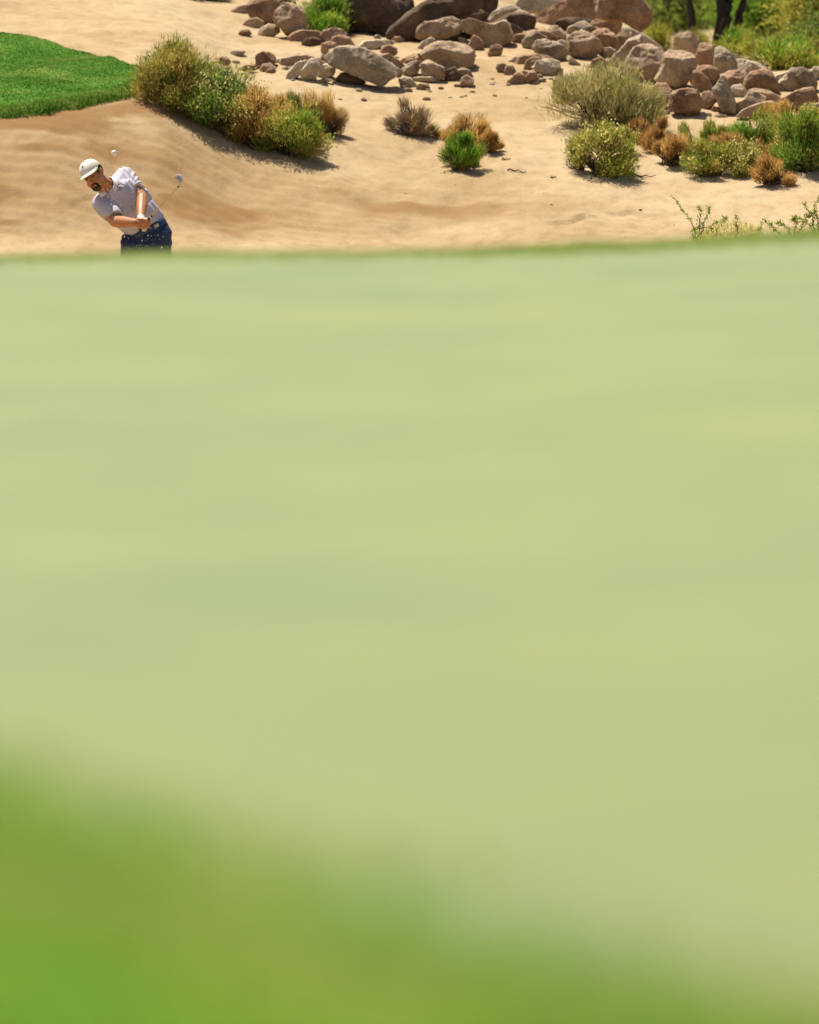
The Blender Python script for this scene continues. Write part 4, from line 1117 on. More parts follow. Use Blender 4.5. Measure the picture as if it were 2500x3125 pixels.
def build_turf():
    rng = np.random.default_rng(3)
    lower = [(-420, 440), (-200, 402), (0, 366), (150, 349), (250, 331), (330, 313), (410, 296), (452, 268)]
    upper = [(466, 236), (300, 182), (200, 152), (100, 127), (0, 114), (-200, 95), (-420, 85)]
    poly = np.array([[hit(x, y).x, hit(x, y).y] for x, y in lower + upper])
    lowp = poly[:len(lower)]
    x0, y0 = poly.min(0) - 0.15
    x1, y1 = poly.max(0) + 0.15
    st = 0.035
    xs, ys = np.arange(x0, x1, st), np.arange(y0, y1, st)
    X, Y = np.meshgrid(xs, ys)
    sd = seg_dist(np.stack([X.ravel(), Y.ravel()], -1), poly)
    sd = sd + 0.018 * fbm(X.ravel() * 6, Y.ravel() * 6, 0.0, 4, 2)
    t = np.clip((sd + 0.03) / 0.10, 0, 1)
    Z = ground_z(X, Y).ravel() - 0.03 + 0.085 * (t * t * (3 - 2 * t)) + 0.012 * fbm(X.ravel() * 3, Y.ravel() * 3, 3.0, 8, 3)
    v = np.stack([X.ravel(), Y.ravel(), Z], -1)
    ny, nx = X.shape
    i = (np.arange(ny - 1)[:, None] * nx + np.arange(nx - 1)[None, :]).ravel()
    f = np.stack([i, i + 1, i + 1 + nx, i + nx], -1)
    f = f[(sd[f] > -0.06).all(1)]
    used = np.unique(f)
    rm = -np.ones(len(v), int)
    rm[used] = np.arange(len(used))
    M['turf'] = grass_mat('turf soil and thatch', [(0.2, (0.042, 0.13, 0.012)), (0.55, (0.080, 0.185, 0.022)), (0.9, (0.18, 0.25, 0.055))], 1.6, trans=0.0)
    M['turf_blade'] = grass_mat('turf blade', [(0.15, (0.045, 0.145, 0.012)), (0.5, (0.105, 0.215, 0.024)), (0.9, (0.29, 0.33, 0.085))], 2.2, (0.8, 1.7, 1))
    o = mesh_np('turf_bank', v[used], rm[f], M['turf'])
    tag(o, kind='structure')
    # blades, longer along the lip
    n = 190000
    P = np.stack([rng.uniform(x0, x1, n), rng.uniform(y0, y1, n)], -1)
    q = P[:, 0] / P[:, 1] * FPX + 1250
    sdb = seg_dist(P, poly) + 0.018 * fbm(P[:, 0] * 6, P[:, 1] * 6, 0.0, 4, 2)
    keep = (sdb > -0.012) & (q > -330)
    P, sdb = P[keep], sdb[keep]
    dl = np.full(len(P), 1e9)
    for k in range(len(lowp) - 1):
        a, b = lowp[k], lowp[k + 1]
        ab = b - a
        t = np.clip(((P - a) @ ab) / (ab @ ab), 0, 1)
        dl = np.minimum(dl, np.linalg.norm(P - (a + t[:, None] * ab), axis=1))
    lip = np.exp(-(dl / 0.10) ** 2)
    t = np.clip((sdb + 0.03) / 0.10, 0, 1)
    z = ground_z(P[:, 0], P[:, 1]) - 0.032 + 0.085 * (t * t * (3 - 2 * t)) + 0.012 * fbm(P[:, 0] * 3, P[:, 1] * 3, 3.0, 8, 3)
    p = np.column_stack([P, z])
    d = unit(rng.normal(size=p.shape) * np.array([0.5, 0.5, 0.2]) + np.array([0.15, -0.1, 1.0]) + lip[:, None] * np.array([0, -0.6, -0.1]))
    L = (0.010 + 0.045 * lip) * rng.uniform(0.6, 1.4, len(p))
    v, f = blades(rng, p, d, L, 0.0055)
    o = mesh_np('turf_grass', v, f, M['turf_blade'])
    tag(o, 'short bright green grass of the turf bank above the bunker', 'grass', kind='stuff')


build_turf()


# ------------------------------------------------------------------ putting green and fringe in front
def green_z(X, Y):
    z = np.clip(Y / 27, 0, 1.1) * (0.010 + 0.035 * np.clip(X / 1.39, -1.2, 1.7) + 0.018 * np.clip(X / 1.39, -1.2, 1.7) ** 2)
    z = z + 0.006 * fbm(X * 0.9, Y * 0.35, 0.0, 41, 3) * np.clip(Y / 8, 0.3, 1)
    z = z + 0.010 * fbm(X * 2.4, 0.0, 0.0, 45, 3) * np.clip((Y - 24) / 3, 0, 1)
    e = np.clip(Y - 27.0, 0, None)
    z = z - 0.06 * e - 0.05 * np.minimum(e, 3) ** 2 * 0.4
    return z


def build_green():
    rng = np.random.default_rng(9)
    m, nt, b = new_mat('putting green', 0.55)
    b.inputs['Specular IOR Level'].default_value = 0.3
    b.inputs['Sheen Weight'].default_value = 0.14
    b.inputs['Sheen Tint'].default_value = (0.95, 1.0, 0.75, 1)
    n1 = noise_node(nt, 1.3, 5, stretch=(0.9, 0.55, 1), rough=0.62)
    n2 = noise_node(nt, 0.5, 2, stretch=(1, 0.35, 1))
    c = ramp(nt, n1, [(0.34, (0.134, 0.178, 0.054)), (0.5, (0.182, 0.216, 0.064)), (0.64, (0.230, 0.243, 0.076))])
    c = mixc(nt, 0.55, c, ramp(nt, n2, [(0.38, (0.166, 0.208, 0.062)), (0.62, (0.198, 0.213, 0.055))]))
    tcg = nt.nodes.new('ShaderNodeTexCoord')
    sx = nt.nodes.new('ShaderNodeSeparateXYZ')
    nt.links.new(tcg.outputs['Object'], sx.inputs[0])
    ma = nt.nodes.new('ShaderNodeMath')
    ma.operation = 'MULTIPLY_ADD'
    nt.links.new(n2, ma.inputs[0])
    ma.inputs[1].default_value = -9.0
    nt.links.new(sx.outputs[1], ma.inputs[2])
    far = ramp(nt, ma.outputs[0], [(0, (0.86, 0.88, 0.84)), (1, (1, 1, 1))])  # grazing sheen painted as colour: turf nearer the camera is darker
    mr = nt.nodes.new('ShaderNodeMapRange')
    mr.inputs[1].default_value = 2.0
    mr.inputs[2].default_value = 10.0
    nt.links.new(ma.outputs[0], mr.inputs[0])
    nt.links.new(mr.outputs[0], far.node.inputs[0])
    c = mixc(nt, 1.0, c, far, 'MULTIPLY')
    n3 = noise_node(nt, 120, 2)
    c = mixc(nt, 0.35, c, ramp(nt, n3, [(0.35, (0.6, 0.65, 0.55)), (0.6, (1.05, 1.05, 1.05))]), 'MULTIPLY')
    nt.links.new(c, b.inputs['Base Color'])
    bump(nt, b, n3, 0.4, 0.004)
    ys = np.concatenate([np.linspace(0.4, 24, 90), np.linspace(24.1, 28, 60), np.linspace(28.2, 34, 20)])
    xs = np.concatenate([np.linspace(-30, -2.6, 25), np.linspace(-2.5, 2.5, 110), np.linspace(2.6, 30, 25)])
    X, Y = np.meshgrid(xs, ys)
    v = np.stack([X, Y, green_z(X, Y)], -1).reshape(-1, 3)
    ny, nx = X.shape
    i = (np.arange(ny - 1)[:, None] * nx + np.arange(nx - 1)[None, :]).ravel()
    f = np.stack([i, i + 1, i + 1 + nx, i + nx], -1)
    tag(mesh_np('putting_green', v, f, m), kind='structure')

    # collar of longer grass along the far edge
    M['collar'] = grass_mat('collar grass', [(0.1, (0.23, 0.32, 0.07)), (0.5, (0.32, 0.39, 0.10)), (0.9, (0.41, 0.45, 0.15))], 1.5, trans=0.55)
    n = 60000
    x = rng.uniform(-3.2, 3.2, n)
    y = 26.3 + 0.30 * rng.normal(size=n) + np.abs(rng.normal(size=n)) * 1.1
    hgt = (0.009 + 0.018 * np.clip((x + 0.2) / 1.6, 0, 1)) * rng.uniform(0.5, 1.3, n) * (0.7 + 0.5 * fbm(x * 2.5, y * 0.5, 0.0, 51, 3))
    p = np.column_stack([x, y, green_z(x, y) - 0.002])
    d = unit(rng.normal(size=p.shape) * np.array([0.4, 0.4, 0.1]) + np.array([0, 0, 1.0]))
    v, f = blades(rng, p, d, np.clip(hgt, 0.008, 0.08), 0.005)
    tag(mesh_np('collar_grass', v, f, M['collar']), 'strip of longer grass along the far edge of the putting green', 'grass', kind='stuff')

    # fringe in the near left corner
    bd = [(-900, 2140), (-450, 2260), (0, 2395), (250, 2470), (500, 2545), (800, 2625), (1100, 2735), (1300, 2815), (1500, 2890), (1750, 2945), (2000, 2985), (2250, 3030), (2500, 3075), (3000, 3160), (4000, 3330)]
    pts = []
    for px, py in bd:
        Yp = CZ * FPX / (py - 75 + 70 * min(1, max(0, (px - 500) / 1800)) + 68)
        pts.append((( px - 1250) / FPX * Yp, Yp))
    a, c2 = np.array(pts[0]), np.array(pts[1])
    ext0 = a + (a - c2) / np.linalg.norm(a - c2) * 9
    e0, e1 = np.array(pts[-2]), np.array(pts[-1])
    ext1 = e1 + (e1 - e0) / np.linalg.norm(e1 - e0) * 6
    poly = np.array([tuple(ext0)] + pts + [tuple(ext1), (6, -1.0), (-12, -1.0)])
    st = 0.07
    xs, ys = np.arange(-9, 6, st), np.arange(0.2, 18, st)
    X, Y = np.meshgrid(xs, ys)
    sd = seg_dist(np.stack([X.ravel(), Y.ravel()], -1), poly)
    t = np.clip((sd - 0.30) / 0.40, 0, 1)
    Z = green_z(X, Y).ravel() - 0.012 + 0.028 * t
    v = np.stack([X.ravel(), Y.ravel(), Z], -1)
    ny, nx = X.shape
    i = (np.arange(ny - 1)[:, None] * nx + np.arange(nx - 1)[None, :]).ravel()
    f = np.stack([i, i + 1, i + 1 + nx, i + nx], -1)
    f = f[(sd[f] > 0.30).all(1)]
    used = np.unique(f)
    rm = -np.ones(len(v), int)
    rm[used] = np.arange(len(used))
    stops = [(0.10, (0.20, 0.395, 0.070)), (0.36, (0.265, 0.435, 0.073)), (0.56, (0.35, 0.47, 0.082)), (0.80, (0.40, 0.48, 0.115)), (1.0, (0.37, 0.46, 0.18))]
    M['fringe'] = grass_mat('fringe thatch', stops, 3.0, (1, 0.45, 1), trans=0.0, shift=(0.37, 1.3, 2.0))
    M['fringe_blade'] = grass_mat('fringe blade', stops, 3.0, (1, 0.45, 1), trans=0.45, shift=(0.37, 1.3, 2.0))
    tag(mesh_np('fringe', v[used], rm[f], M['fringe']), kind='structure')
    n = 170000
    P = np.stack([rng.uniform(-1.3, 1.3, n), rng.uniform(5.6, 10.8, n)], -1)
    sdp = seg_dist(P, poly) + 0.02 * fbm(P[:, 0] * 5, P[:, 1] * 2, 0.0, 61, 3)
    ok = rng.uniform(size=n) < np.clip((sdp + 0.34) / 0.62, 0, 1) ** 2.6
    P, sdp = P[ok], sdp[ok]
    t = np.clip((sdp + 0.25) / 0.80, 0, 1)
    p = np.column_stack([P, green_z(P[:, 0], P[:, 1]) - 0.003 + 0.018 * np.clip((sdp - 0.3) / 0.4, 0, 1)])
    d = unit(rng.normal(size=p.shape) * np.array([0.5, 0.5, 0.15]) + np.array([0, 0, 1.0]))
    v, f = blades(rng, p, d, (0.006 + 0.036 * t) * rng.uniform(0.6, 1.4, len(p)), 0.0045)
    tag(mesh_np('fringe_grass', v, f, M['fringe_blade']), 'out of focus lush green grass in the near left corner', 'grass', kind='stuff')


build_green()


# ------------------------------------------------------------------ the golfer
GX, GY = 455, 60.0            # anchor pixel column and distance
FOOT = Vector((at(GX, 1000, GY).x, GY, 0))
FOOT.z = gz(FOOT.x, FOOT.y)


def P(px, py, d=0.0):
    """point of the figure: photo pixel at the golfer's distance, d metres behind the figure's middle plane"""
    return np.array(at(px, py, GY + d))


def capsule(p0, r0, p1, r1, sub=2):
    v, _ = ICO[sub]
    pts = np.concatenate([v * r0 + p0, v * r1 + p1])
    bm = bmesh.new()
    vs = [bm.verts.new(q) for q in pts]
    res = bmesh.ops.convex_hull(bm, input=vs)
    dead = [e for e in res['geom_interior'] + res['geom_unused'] if isinstance(e, bmesh.types.BMVert)]
    bmesh.ops.delete(bm, geom=list(set(dead)), context='VERTS')
    bm.verts.index_update()
    out = np.array([q.co[:] for q in bm.verts]), [tuple(x.index for x in fc.verts) for fc in bm.faces]
    bm.free()
    return out


def ell(c, axes):
    """ellipsoid: centre c, three axis vectors (rows)"""
    v, f = ICO[4]
    return v @ np.array(axes) + c, [tuple(x) for x in f]


def loft(rings):
    """rings (k,n,3) closed tube with end caps"""
    k, n, _ = rings.shape
    v = rings.reshape(-1, 3)
    f = []
    for a in range(k - 1):
        for b in range(n):
            f.append((a * n + b, a * n + (b + 1) % n, (a + 1) * n + (b + 1) % n, (a + 1) * n + b))
    f.append(tuple(range(n))[::-1])
    f.append(tuple((k - 1) * n + b for b in range(n)))
    return v, f


def ring(c, a, b, n=40, e=1.0):
    t = np.arange(n) / n * 2 * np.pi
    ct, st = np.cos(t), np.sin(t)
    ct = np.sign(ct) * np.abs(ct) ** e
    st = np.sign(st) * np.abs(st) ** e
    return c + ct[:, None] * a + st[:, None] * b


def fuse(name, parts, voxel, mat, parent, smooth=4, fold=None, sub=0):
    """several closed shells become one continuous skin"""
    vs, fs, o = [], [], 0
    for v, f in parts:
        vs.append(v)
        fs += [tuple(i + o for i in q) for q in f]
        o += len(v)
    me = bpy.data.meshes.new('tmp')
    me.from_pydata([tuple(q) for q in np.concatenate(vs)], [], fs)
    bm = bmesh.new()
    bm.from_mesh(me)
    bmesh.ops.recalc_face_normals(bm, faces=bm.faces)
    bm.to_mesh(me)
    bm.free()
    ob = bpy.data.objects.new('tmp', me)
    COL.objects.link(ob)
    md = ob.modifiers.new('r', 'REMESH')
    md.mode = 'VOXEL'
    md.voxel_size = voxel
    if smooth:
        sm = ob.modifiers.new('s', 'SMOOTH')
        sm.factor = 0.5
        sm.iterations = smooth
    dg = bpy.context.evaluated_depsgraph_get()
    m2 = bpy.data.meshes.new_from_object(ob.evaluated_get(dg))
    bpy.data.objects.remove(ob)
    n = len(m2.vertices)
    co = np.empty(n * 3, np.float32)
    m2.vertices.foreach_get('co', co)
    co = co.reshape(-1, 3).astype(float)
    if fold is not None:
        nr = np.empty(n * 3, np.float32)
        m2.vertices.foreach_get('normal', nr)
        co = co + nr.reshape(-1, 3) * fold(co)[:, None]
    base = np.array(parent_loc(parent))
    m2.vertices.foreach_set('co', (co - base).astype(np.float32).ravel())
    m2.polygons.foreach_set('use_smooth', np.ones(len(m2.polygons), bool))
    m2.update()
    m2.materials.clear()
    m2.materials.append(mat)
    m2.name = name
    return link(bpy.data.objects.new(name, m2), parent)


def build_golfer():
    M['skin'] = plain('skin', (0.40, 0.165, 0.070), 0.5, 0, 0.16, 14, 0.15, 0.003)
    M['shirt'] = plain('shirt', (0.445, 0.41, 0.475), 0.85, 0, 0.05, 160, 0.2, 0.002)
    M['collar_cloth'] = plain('shirt collar', (0.64, 0.62, 0.64), 0.85, 0, 0.04, 120)
    M['navy'] = plain('navy cloth', (0.012, 0.027, 0.085), 0.7, 0, 0.25, 25, 0.25, 0.004)
    M['belt'] = plain('belt leather', (0.018, 0.040, 0.085), 0.45, 0, 0.2, 60)
    M['white'] = plain('white cap cloth', (0.62, 0.605, 0.53), 0.85, 0, 0.03, 60)
    M['glove'] = plain('white glove leather', (0.50, 0.47, 0.40), 0.6, 0, 0.05, 60)
    M['hair'] = plain('dark brown hair', (0.034, 0.018, 0.010), 0.7, 0, 0.5, 300, 0.5, 0.003)
    M['eye'] = plain('eye', (0.012, 0.008, 0.006), 0.25)
    M['lip'] = plain('lip', (0.25, 0.075, 0.045), 0.5)
    M['ink'] = plain('dark emblem thread', (0.06, 0.06, 0.16), 0.8)
    M['red_ink'] = plain('red emblem thread', (0.30, 0.025, 0.02), 0.8)
    M['steel'] = plain('steel', (0.58, 0.54, 0.47), 0.42, 0.35, 0.04)
    M['shaft'] = plain('shaft steel', (0.50, 0.40, 0.24), 0.3, 0.85, 0.04)
    M['grip'] = plain('black rubber', (0.015, 0.014, 0.013), 0.6)
    M['shoe'] = plain('white shoe leather', (0.7, 0.69, 0.66), 0.5)
    M['buckle'] = plain('buckle metal', (0.46, 0.41, 0.27), 0.35, 0.8, 0.05)

    root = empty('person', FOOT)
    tag(root, 'bearded golfer in white cap, pale lavender polo and navy trousers, leaning through a bunker shot', 'person')

    # ---------- head frame
    r0, up0 = np.array([0.857, 0, 0.515]), np.array([-0.515, 0, 0.857])
    ya = math.radians(24)
    pi_ = math.radians(6)
    f0 = np.array([0, -1.0, 0])
    f = -math.sin(ya) * r0 + math.cos(ya) * f0
    r = math.cos(ya) * r0 + math.sin(ya) * f0
    u = up0
    f, u = f * math.cos(pi_) - u * math.sin(pi_), u * math.cos(pi_) + f * math.sin(pi_)
    HC = P(285, 534, -0.22)
    HS = 0.91
    R3 = np.array([r, f, u]) * HS

    def H(x, y, z):
        return HC + (x * r + y * f + z * u) * HS

    def hell(c, rad, rot=None):
        ax = np.diag(rad) if rot is None else np.diag(rad) @ rot
        return ell(H(*c), ax @ R3)

    def hcap(a, ra, b, rb):
        return capsule(H(*a), ra * HS, H(*b), rb * HS)

    # ---------- joints
    LS, LE, LW = P(377, 534, 0.04), P(434, 603, -0.14), P(430, 667, -0.39)
    RS, RE, RW = P(306, 618, -0.14), P(352, 676, -0.33), P(412, 679, -0.50)
    neck = P(338, 576, -0.13)
    hipL, hipR = P(490, 738, 0.03), P(412, 742, -0.03)
    kneeL, kneeR = P(484, 905, -0.06), P(388, 900, -0.13)
    ankL, ankR = P(488, 1052, 0.06), P(380, 1050, 0.0)
    gdir = np.array([0.40, -0.81, 0.44])
    gdir = gdir / np.linalg.norm(gdir)
    G0 = P(452, 671, -0.505)                       # where the grip leaves the hands
    butt = G0 - gdir * 0.165

    # torso rings (spine from belt to neck)
    def lof(c, wx, wz, half, dep, d):
        a = np.array([wx, 0, wz])
        a = a / np.linalg.norm(a) * half / 405
        b = np.array([0.10, 1, 0.05])
        return P(c[0], c[1], d), a, b / np.linalg.norm(b) * dep
    TR = [lof((452, 708), .88, .47, 60, .125, 0.0), lof((444, 697), .88, .47, 60, .135, 0.0), lof((428, 675), .80, .60, 61, .150, -.02), lof((404, 648), .72, .69, 65, .158, -.05),
          lof((376, 618), .68, .73, 67, .150, -.07), lof((355, 594), .66, .75, 62, .130, -.09), lof((342, 578), .66, .75, 40, .095, -.11), lof((335, 570), .66, .75, 20, .06, -.12)]
    torso = loft(np.array([ring(c, a, b) for c, a, b in TR]))
    torso_in = loft(np.array([ring(c, a * 0.9, b * 0.9) for c, a, b in TR]))

    # ---------- body
    B = [torso_in, capsule(neck, .062, H(0, -.025, -.07), .058), capsule(H(0, -.02, -.05), .06, H(0, -.01, 0), .06),
         capsule(LS, .055, LE, .043), capsule(LE, .043, (LE * .55 + LW * .45), .043), capsule((LE * .55 + LW * .45), .043, LW, .028),
         capsule(RS, .055, RE, .044), capsule(RE, .044, RE * .6 + RW * .4, .045), capsule(RE * .6 + RW * .4, .045, RW, .030),
         capsule(P(350, 590, -.1), .08, LS, .055), capsule(P(350, 590, -.1), .08, RS, .055),
         capsule(P(450, 712, 0), .10, hipL, .085), capsule(P(450, 712, 0), .10, hipR, .085),
         capsule(hipL, .083, kneeL, .055), capsule(hipR, .083, kneeR, .055), capsule(kneeL, .053, ankL, .036), capsule(kneeR, .053, ankR, .036),
         capsule(ankL, .036, ankL + np.array([-.02, -.12, -.05]), .03), capsule(ankR, .036, ankR + np.array([-.04, -.12, -.05]), .03)]
    # head
    B += [hell((0, -.018, .035), (.076, .098, .090)), hell((0, .022, -.025), (.069, .074, .10)), hell((0, .040, -.078), (.056, .048, .042)),
          hell((0, .072, -.106), (.028, .022, .020)), hell((.036, .058, -.045), (.030, .030, .034)), hell((-.036, .058, -.045), (.030, .030, .034)),
          hcap((-.036, .082, .020), .013, (.036, .082, .020), .013), hcap((0, .092, .006), .009, (0, .113, -.034), .0125),
          hell((.013, .102, -.040), (.009, .011, .008)), hell((-.013, .102, -.040), (.009, .011, .008)),
          hcap((-.018, .092, -.066), .0075, (.018, .092, -.066), .0075), hcap((-.015, .091, -.077), .008, (.015, .091, -.077), .008),
          hell((.079, -.004, -.004), (.010, .020, .033)), hell((-.079, -.004, -.004), (.010, .020, .033)), hell((.083, -.012, .006), (.006, .016, .022)), hell((-.083, -.012, .006), (.006, .016, .022))]
    # bare right hand: palm, four unequal fingers closed round the grip, thumb along it
    def hp(px, py, d): return P(px, py, d)
    palm = hp(429, 682, -.50)
    B += [capsule(RW, .029, hp(424, 682, -.505), .030), capsule(hp(424, 678, -.505), .024, hp(438, 679, -.515), .020), capsule(hp(424, 688, -.50), .024, hp(437, 692, -.505), .020)]
    for (kx, ky, mx, my, tx, ty, rr) in ((441, 675, 452, 677, 459, 673, .0088), (441, 681, 454, 683, 457, 680, .0092), (440, 687, 453, 689, 456, 687, .0090), (438, 693, 450, 695, 454, 692, .0080)):
        k_, m_ = hp(kx, ky, -.520), hp(mx, my, -.520)
        t_ = hp(tx, ty, -.480)
        B += [capsule(hp(430, (ky + 683) / 2, -.505), .012, k_, rr * 1.15), capsule(k_, rr * 1.1, m_, rr), capsule(m_, rr, t_, rr * .9), capsule(t_, rr * .9, t_ + np.array([-.012, .012, 0]), rr * .8)]
    B += [capsule(hp(420, 670, -.505), .014, hp(436, 669, -.522), .0105), capsule(hp(436, 669, -.522), .0100, hp(450, 673, -.53), .0085)]
    # left hand inside the glove
    gl = [capsule(LW * .93 + LE * .07, .031, LW, .032), capsule(LW, .031, hp(433, 676, -.43), .032), capsule(hp(432, 676, -.43), .030, hp(440, 690, -.44), .026)]
    B += [capsule(LW, .025, hp(433, 680, -.43), .024)]
    for q, (kx, ky, tx, ty) in enumerate(((441, 668, 450, 668), (443, 682, 452, 686), (440, 690, 449, 695), (436, 695, 444, 702))):
        k_, t_ = hp(kx, ky, -.455), hp(tx, ty, -.475)
        gl += [capsule(hp(433, (ky + 680) / 2, -.435), .014, k_, .0105), capsule(k_, .0105, t_, .0095), capsule(t_, .0095, t_ + np.array([-.02, -.012, -.004]), .0085)]
    gl += [capsule(hp(433, 668, -.45), .012, hp(446, 669, -.49), .009)]
    fuse('body', B, 0.0048, M['skin'], root, 3)
    fuse('glove', gl, 0.004, M['glove'], root, 2)

    # ---------- shirt
    def sleeve(s, c, ax_r, ax_d, r1):
        ax = unit(c - s)
        a = unit(np.cross(ax, np.array([0, 1.0, 0.1])))
        b = np.cross(ax, a)
        rs = []
        for t, rr in ((-.25, .035), (-.12, .060), (0.05, .072), (.35, .072), (.7, .069), (1.0, r1)):
            rs.append(ring(s + (c - s) * t, a * rr, b * rr, 32))
        return loft(np.array(rs))
    LSE, RSE = P(415, 580, -.085), P(351, 663, -.285)
    SH = [torso, sleeve(LS, LSE, 0, 0, .064), sleeve(RS, RSE, 0, 0, .062), capsule(P(352, 588, -.1), .105, LS, .064), capsule(P(352, 590, -.1), .105, RS, .064),
          capsule(P(392, 560, .0), .09, P(470, 668, .02), .085)]

    def folds(co):
        x, y, z = co[:, 0], co[:, 1], co[:, 2]
        s = (x - RS[0]) * 0.72 - (z - RS[2]) * 0.69          # down the trunk
        w = (x - RS[0]) * 0.69 + (z - RS[2]) * 0.72          # across it
        base = 0.0045 * fbm(s * 5, w * 15, y * 6, 71, 3) - 0.006 * np.clip(1 - np.abs(fbm(s * 6 + 3, w * 11, y * 5, 77, 2)) * 4, 0, 1) * np.clip((np.sqrt((x - LS[0] - .04) ** 2 + (z - LS[2] + .03) ** 2) - .13) / .06, 0, 1)
        # creases fanning from the left armpit over the sleeve
        ap = P(398, 572, -.1)
        an = np.arctan2(z - ap[2], x - ap[0])
        dd = np.hypot(x - ap[0], z - ap[2])
        fan = np.exp(-((dd - .10) / .06) ** 2) * np.sin(an * 15 + 1.2 * fbm(x * 9, y * 9, z * 9, 3, 2)) * 0.0036 * (x > ap[0] - .12) * (z > ap[2] - .03)
        # long pleats hanging across the belly between the arms
        bl = P(405, 640, 0)
        pl = np.exp(-(((x - bl[0]) / .07) ** 2 + ((z - bl[2]) / .12) ** 2)) * np.abs(np.sin((x - bl[0]) * 95 + (z - bl[2]) * 22)) * 0.009
        sd = np.exp(-((w - .30) / .05) ** 2) * np.sin(w * 190 + s * 6) * 0.004
        return base + fan - pl + sd
    shirt = fuse('shirt', SH, 0.006, M['shirt'], root, 6, folds)
    bv_co = [v.co + FOOT for v in shirt.data.vertices]
    bvh = BVHTree.FromPolygons(bv_co, [tuple(p.vertices) for p in shirt.data.polygons])

    def on_shirt(px, py, lift=0.002):
        o = Vector(P(px, py, -2.0))
        h = bvh.ray_cast(o, (Vector(P(px, py, 0)) - o).normalized())
        return (np.array(h[0] + h[1] * lift), np.array(h[1])) if h[0] is not None else (P(px, py, -.2), np.array([0, -1.0, 0]))

    def strip(name, poly, rad, mat, parent, sides=6):
        pl = np.array(poly, float)
        v, f = tubes(pl[None], np.array([rad], float), sides)
        return mesh_np(name, v, f, mat, parent)
    # placket and sleeve hems
    pk = [on_shirt(x, y, .001)[0] for x, y in ((338, 589), (346, 600), (355, 615), (363, 632), (369, 648))]
    strip('placket', pk, [.004, .0045, .0045, .004, .003], M['collar_cloth'], shirt)
    for q, (s, c, r1) in enumerate(((LS, LSE, .0645), (RS, RSE, .0625))):
        ax = unit(c - s)
        a = unit(np.cross(ax, np.array([0, 1.0, 0.1])))
        b = np.cross(ax, a)
        pl = ring(c - ax * .002, a * r1, b * r1, 40)
        pl = np.concatenate([pl, pl[:1]])
        strip('sleeve_hem', pl, np.full(41, .0026), M['collar_cloth'], shirt)
    # armband under the right sleeve
    ax = unit(RE - RS)
    a = unit(np.cross(ax, np.array([0, 1.0, 0.1])))
    b = np.cross(ax, a)
    ab = ring(RSE + ax * .028, a * .049, b * .049, 40)
    strip('armband', np.concatenate([ab, ab[:1]]), np.full(41, .006), M['grip'], root)

    # shirt emblem: a ring with a small mark in it
    c, n = on_shirt(365, 571, .003)
    n = unit(n)
    a = unit(np.cross(n, np.array([0, 0, 1.0])))
    b = np.cross(n, a)
    em = ring(c, a * .0165, b * .0165, 28)
    eo = strip('emblem', np.concatenate([em, em[:1]]), np.full(29, .0016), M['ink'], shirt, 5)
    for (dx, dy, l_) in ((-.005, .004, .010), (.003, -.001, .010), (-.001, -.007, .008)):
        s0 = c + a * dx + b * dy
        strip('emblem_mark', [s0 - a * l_ / 2, s0, s0 + a * l_ / 2], [.0012] * 3, M['ink'], eo, 5)

    # collar: stand plus two folded wings
    nk = P(331, 566, -.145)
    nax = unit(H(0, -.02, -.08) - neck)
    ca = unit(np.cross(nax, np.array([0, 1.0, 0])))
    cb = np.cross(nax, ca)
    tt = np.linspace(0, 2 * np.pi, 49)
    front = unit(np.array([-.25, -1.0, -.30]))
    rows = []
    for lev, (off, rad) in enumerate(((.030, .070), (.038, .075), (.028, .080), (.008, .086), (-.010, .091))):
        pts = []
        for t in tt:
            dirv = ca * math.cos(t) + cb * math.sin(t)
            fr = max(0.0, float(dirv @ front))
            pts.append(neck + nax * (off + .012 - .040 * fr ** 2 - .008 * fr) + dirv * (rad + .012 * fr))
        rows.append(pts)
    rows = np.array(rows)
    # the collar opens at the front
    angs = np.array([float((ca * math.cos(t) + cb * math.sin(t)) @ front) for t in tt])
    order = np.roll(np.arange(48), -int(np.argmax(angs[:48])))
    gap = {0: 2, 1: 2, 2: 2, 3: 3, 4: 5}
    cv, cf = [], []
    wid = 44
    for lev in range(5):
        g_ = gap[lev]
        sel = order[g_:48 - g_]
        ii = np.linspace(0, len(sel) - 1, wid)
        lo = np.floor(ii).astype(int)
        hi = np.minimum(lo + 1, len(sel) - 1)
        fr_ = (ii - lo)[:, None]
        row = rows[lev][sel[lo]] * (1 - fr_) + rows[lev][sel[hi]] * fr_
        if lev >= 3:      # points of the wings
            k = np.zeros(wid)
            k[:5] = np.linspace(1, 0, 5)
            k[-5:] = np.linspace(0, 1, 5)
            row = row - nax * (k * (.020 if lev == 4 else .008))[:, None]
        cv.append(row)
    cv = np.array(cv).reshape(-1, 3)
    for a_ in range(4):
        for b_ in range(wid - 1):
            cf.append((a_ * wid + b_, a_ * wid + b_ + 1, (a_ + 1) * wid + b_ + 1, (a_ + 1) * wid + b_))
    # the near wing lies flat on the chest under the beard
    w0 = len(cv)
    wing = [on_shirt(x, y, l_)[0] for x, y, l_ in ((318, 581, .016), (324, 585, .020), (331, 590, .012), (320, 598, .010), (309, 606, .008), (304, 598, .012), (301, 588, .016), (309, 584, .020))]
    cv = np.concatenate([cv, np.array(wing), [np.mean(wing, 0) + np.array([0, -.006, 0])]])
    cf += [(w0 + k, w0 + (k + 1) % 8, w0 + 8) for k in range(8)]
    co = mesh_np('collar', cv, cf, M['collar_cloth'], shirt)
    sm = co.modifiers.new('thick', 'SOLIDIFY')
    sm.thickness = .003
    sm.offset = 0

    # ---------- trousers, belt, shoes
    wc, wa, wb = lof((451, 706), .88, .47, 61.5, .132, 0.0)
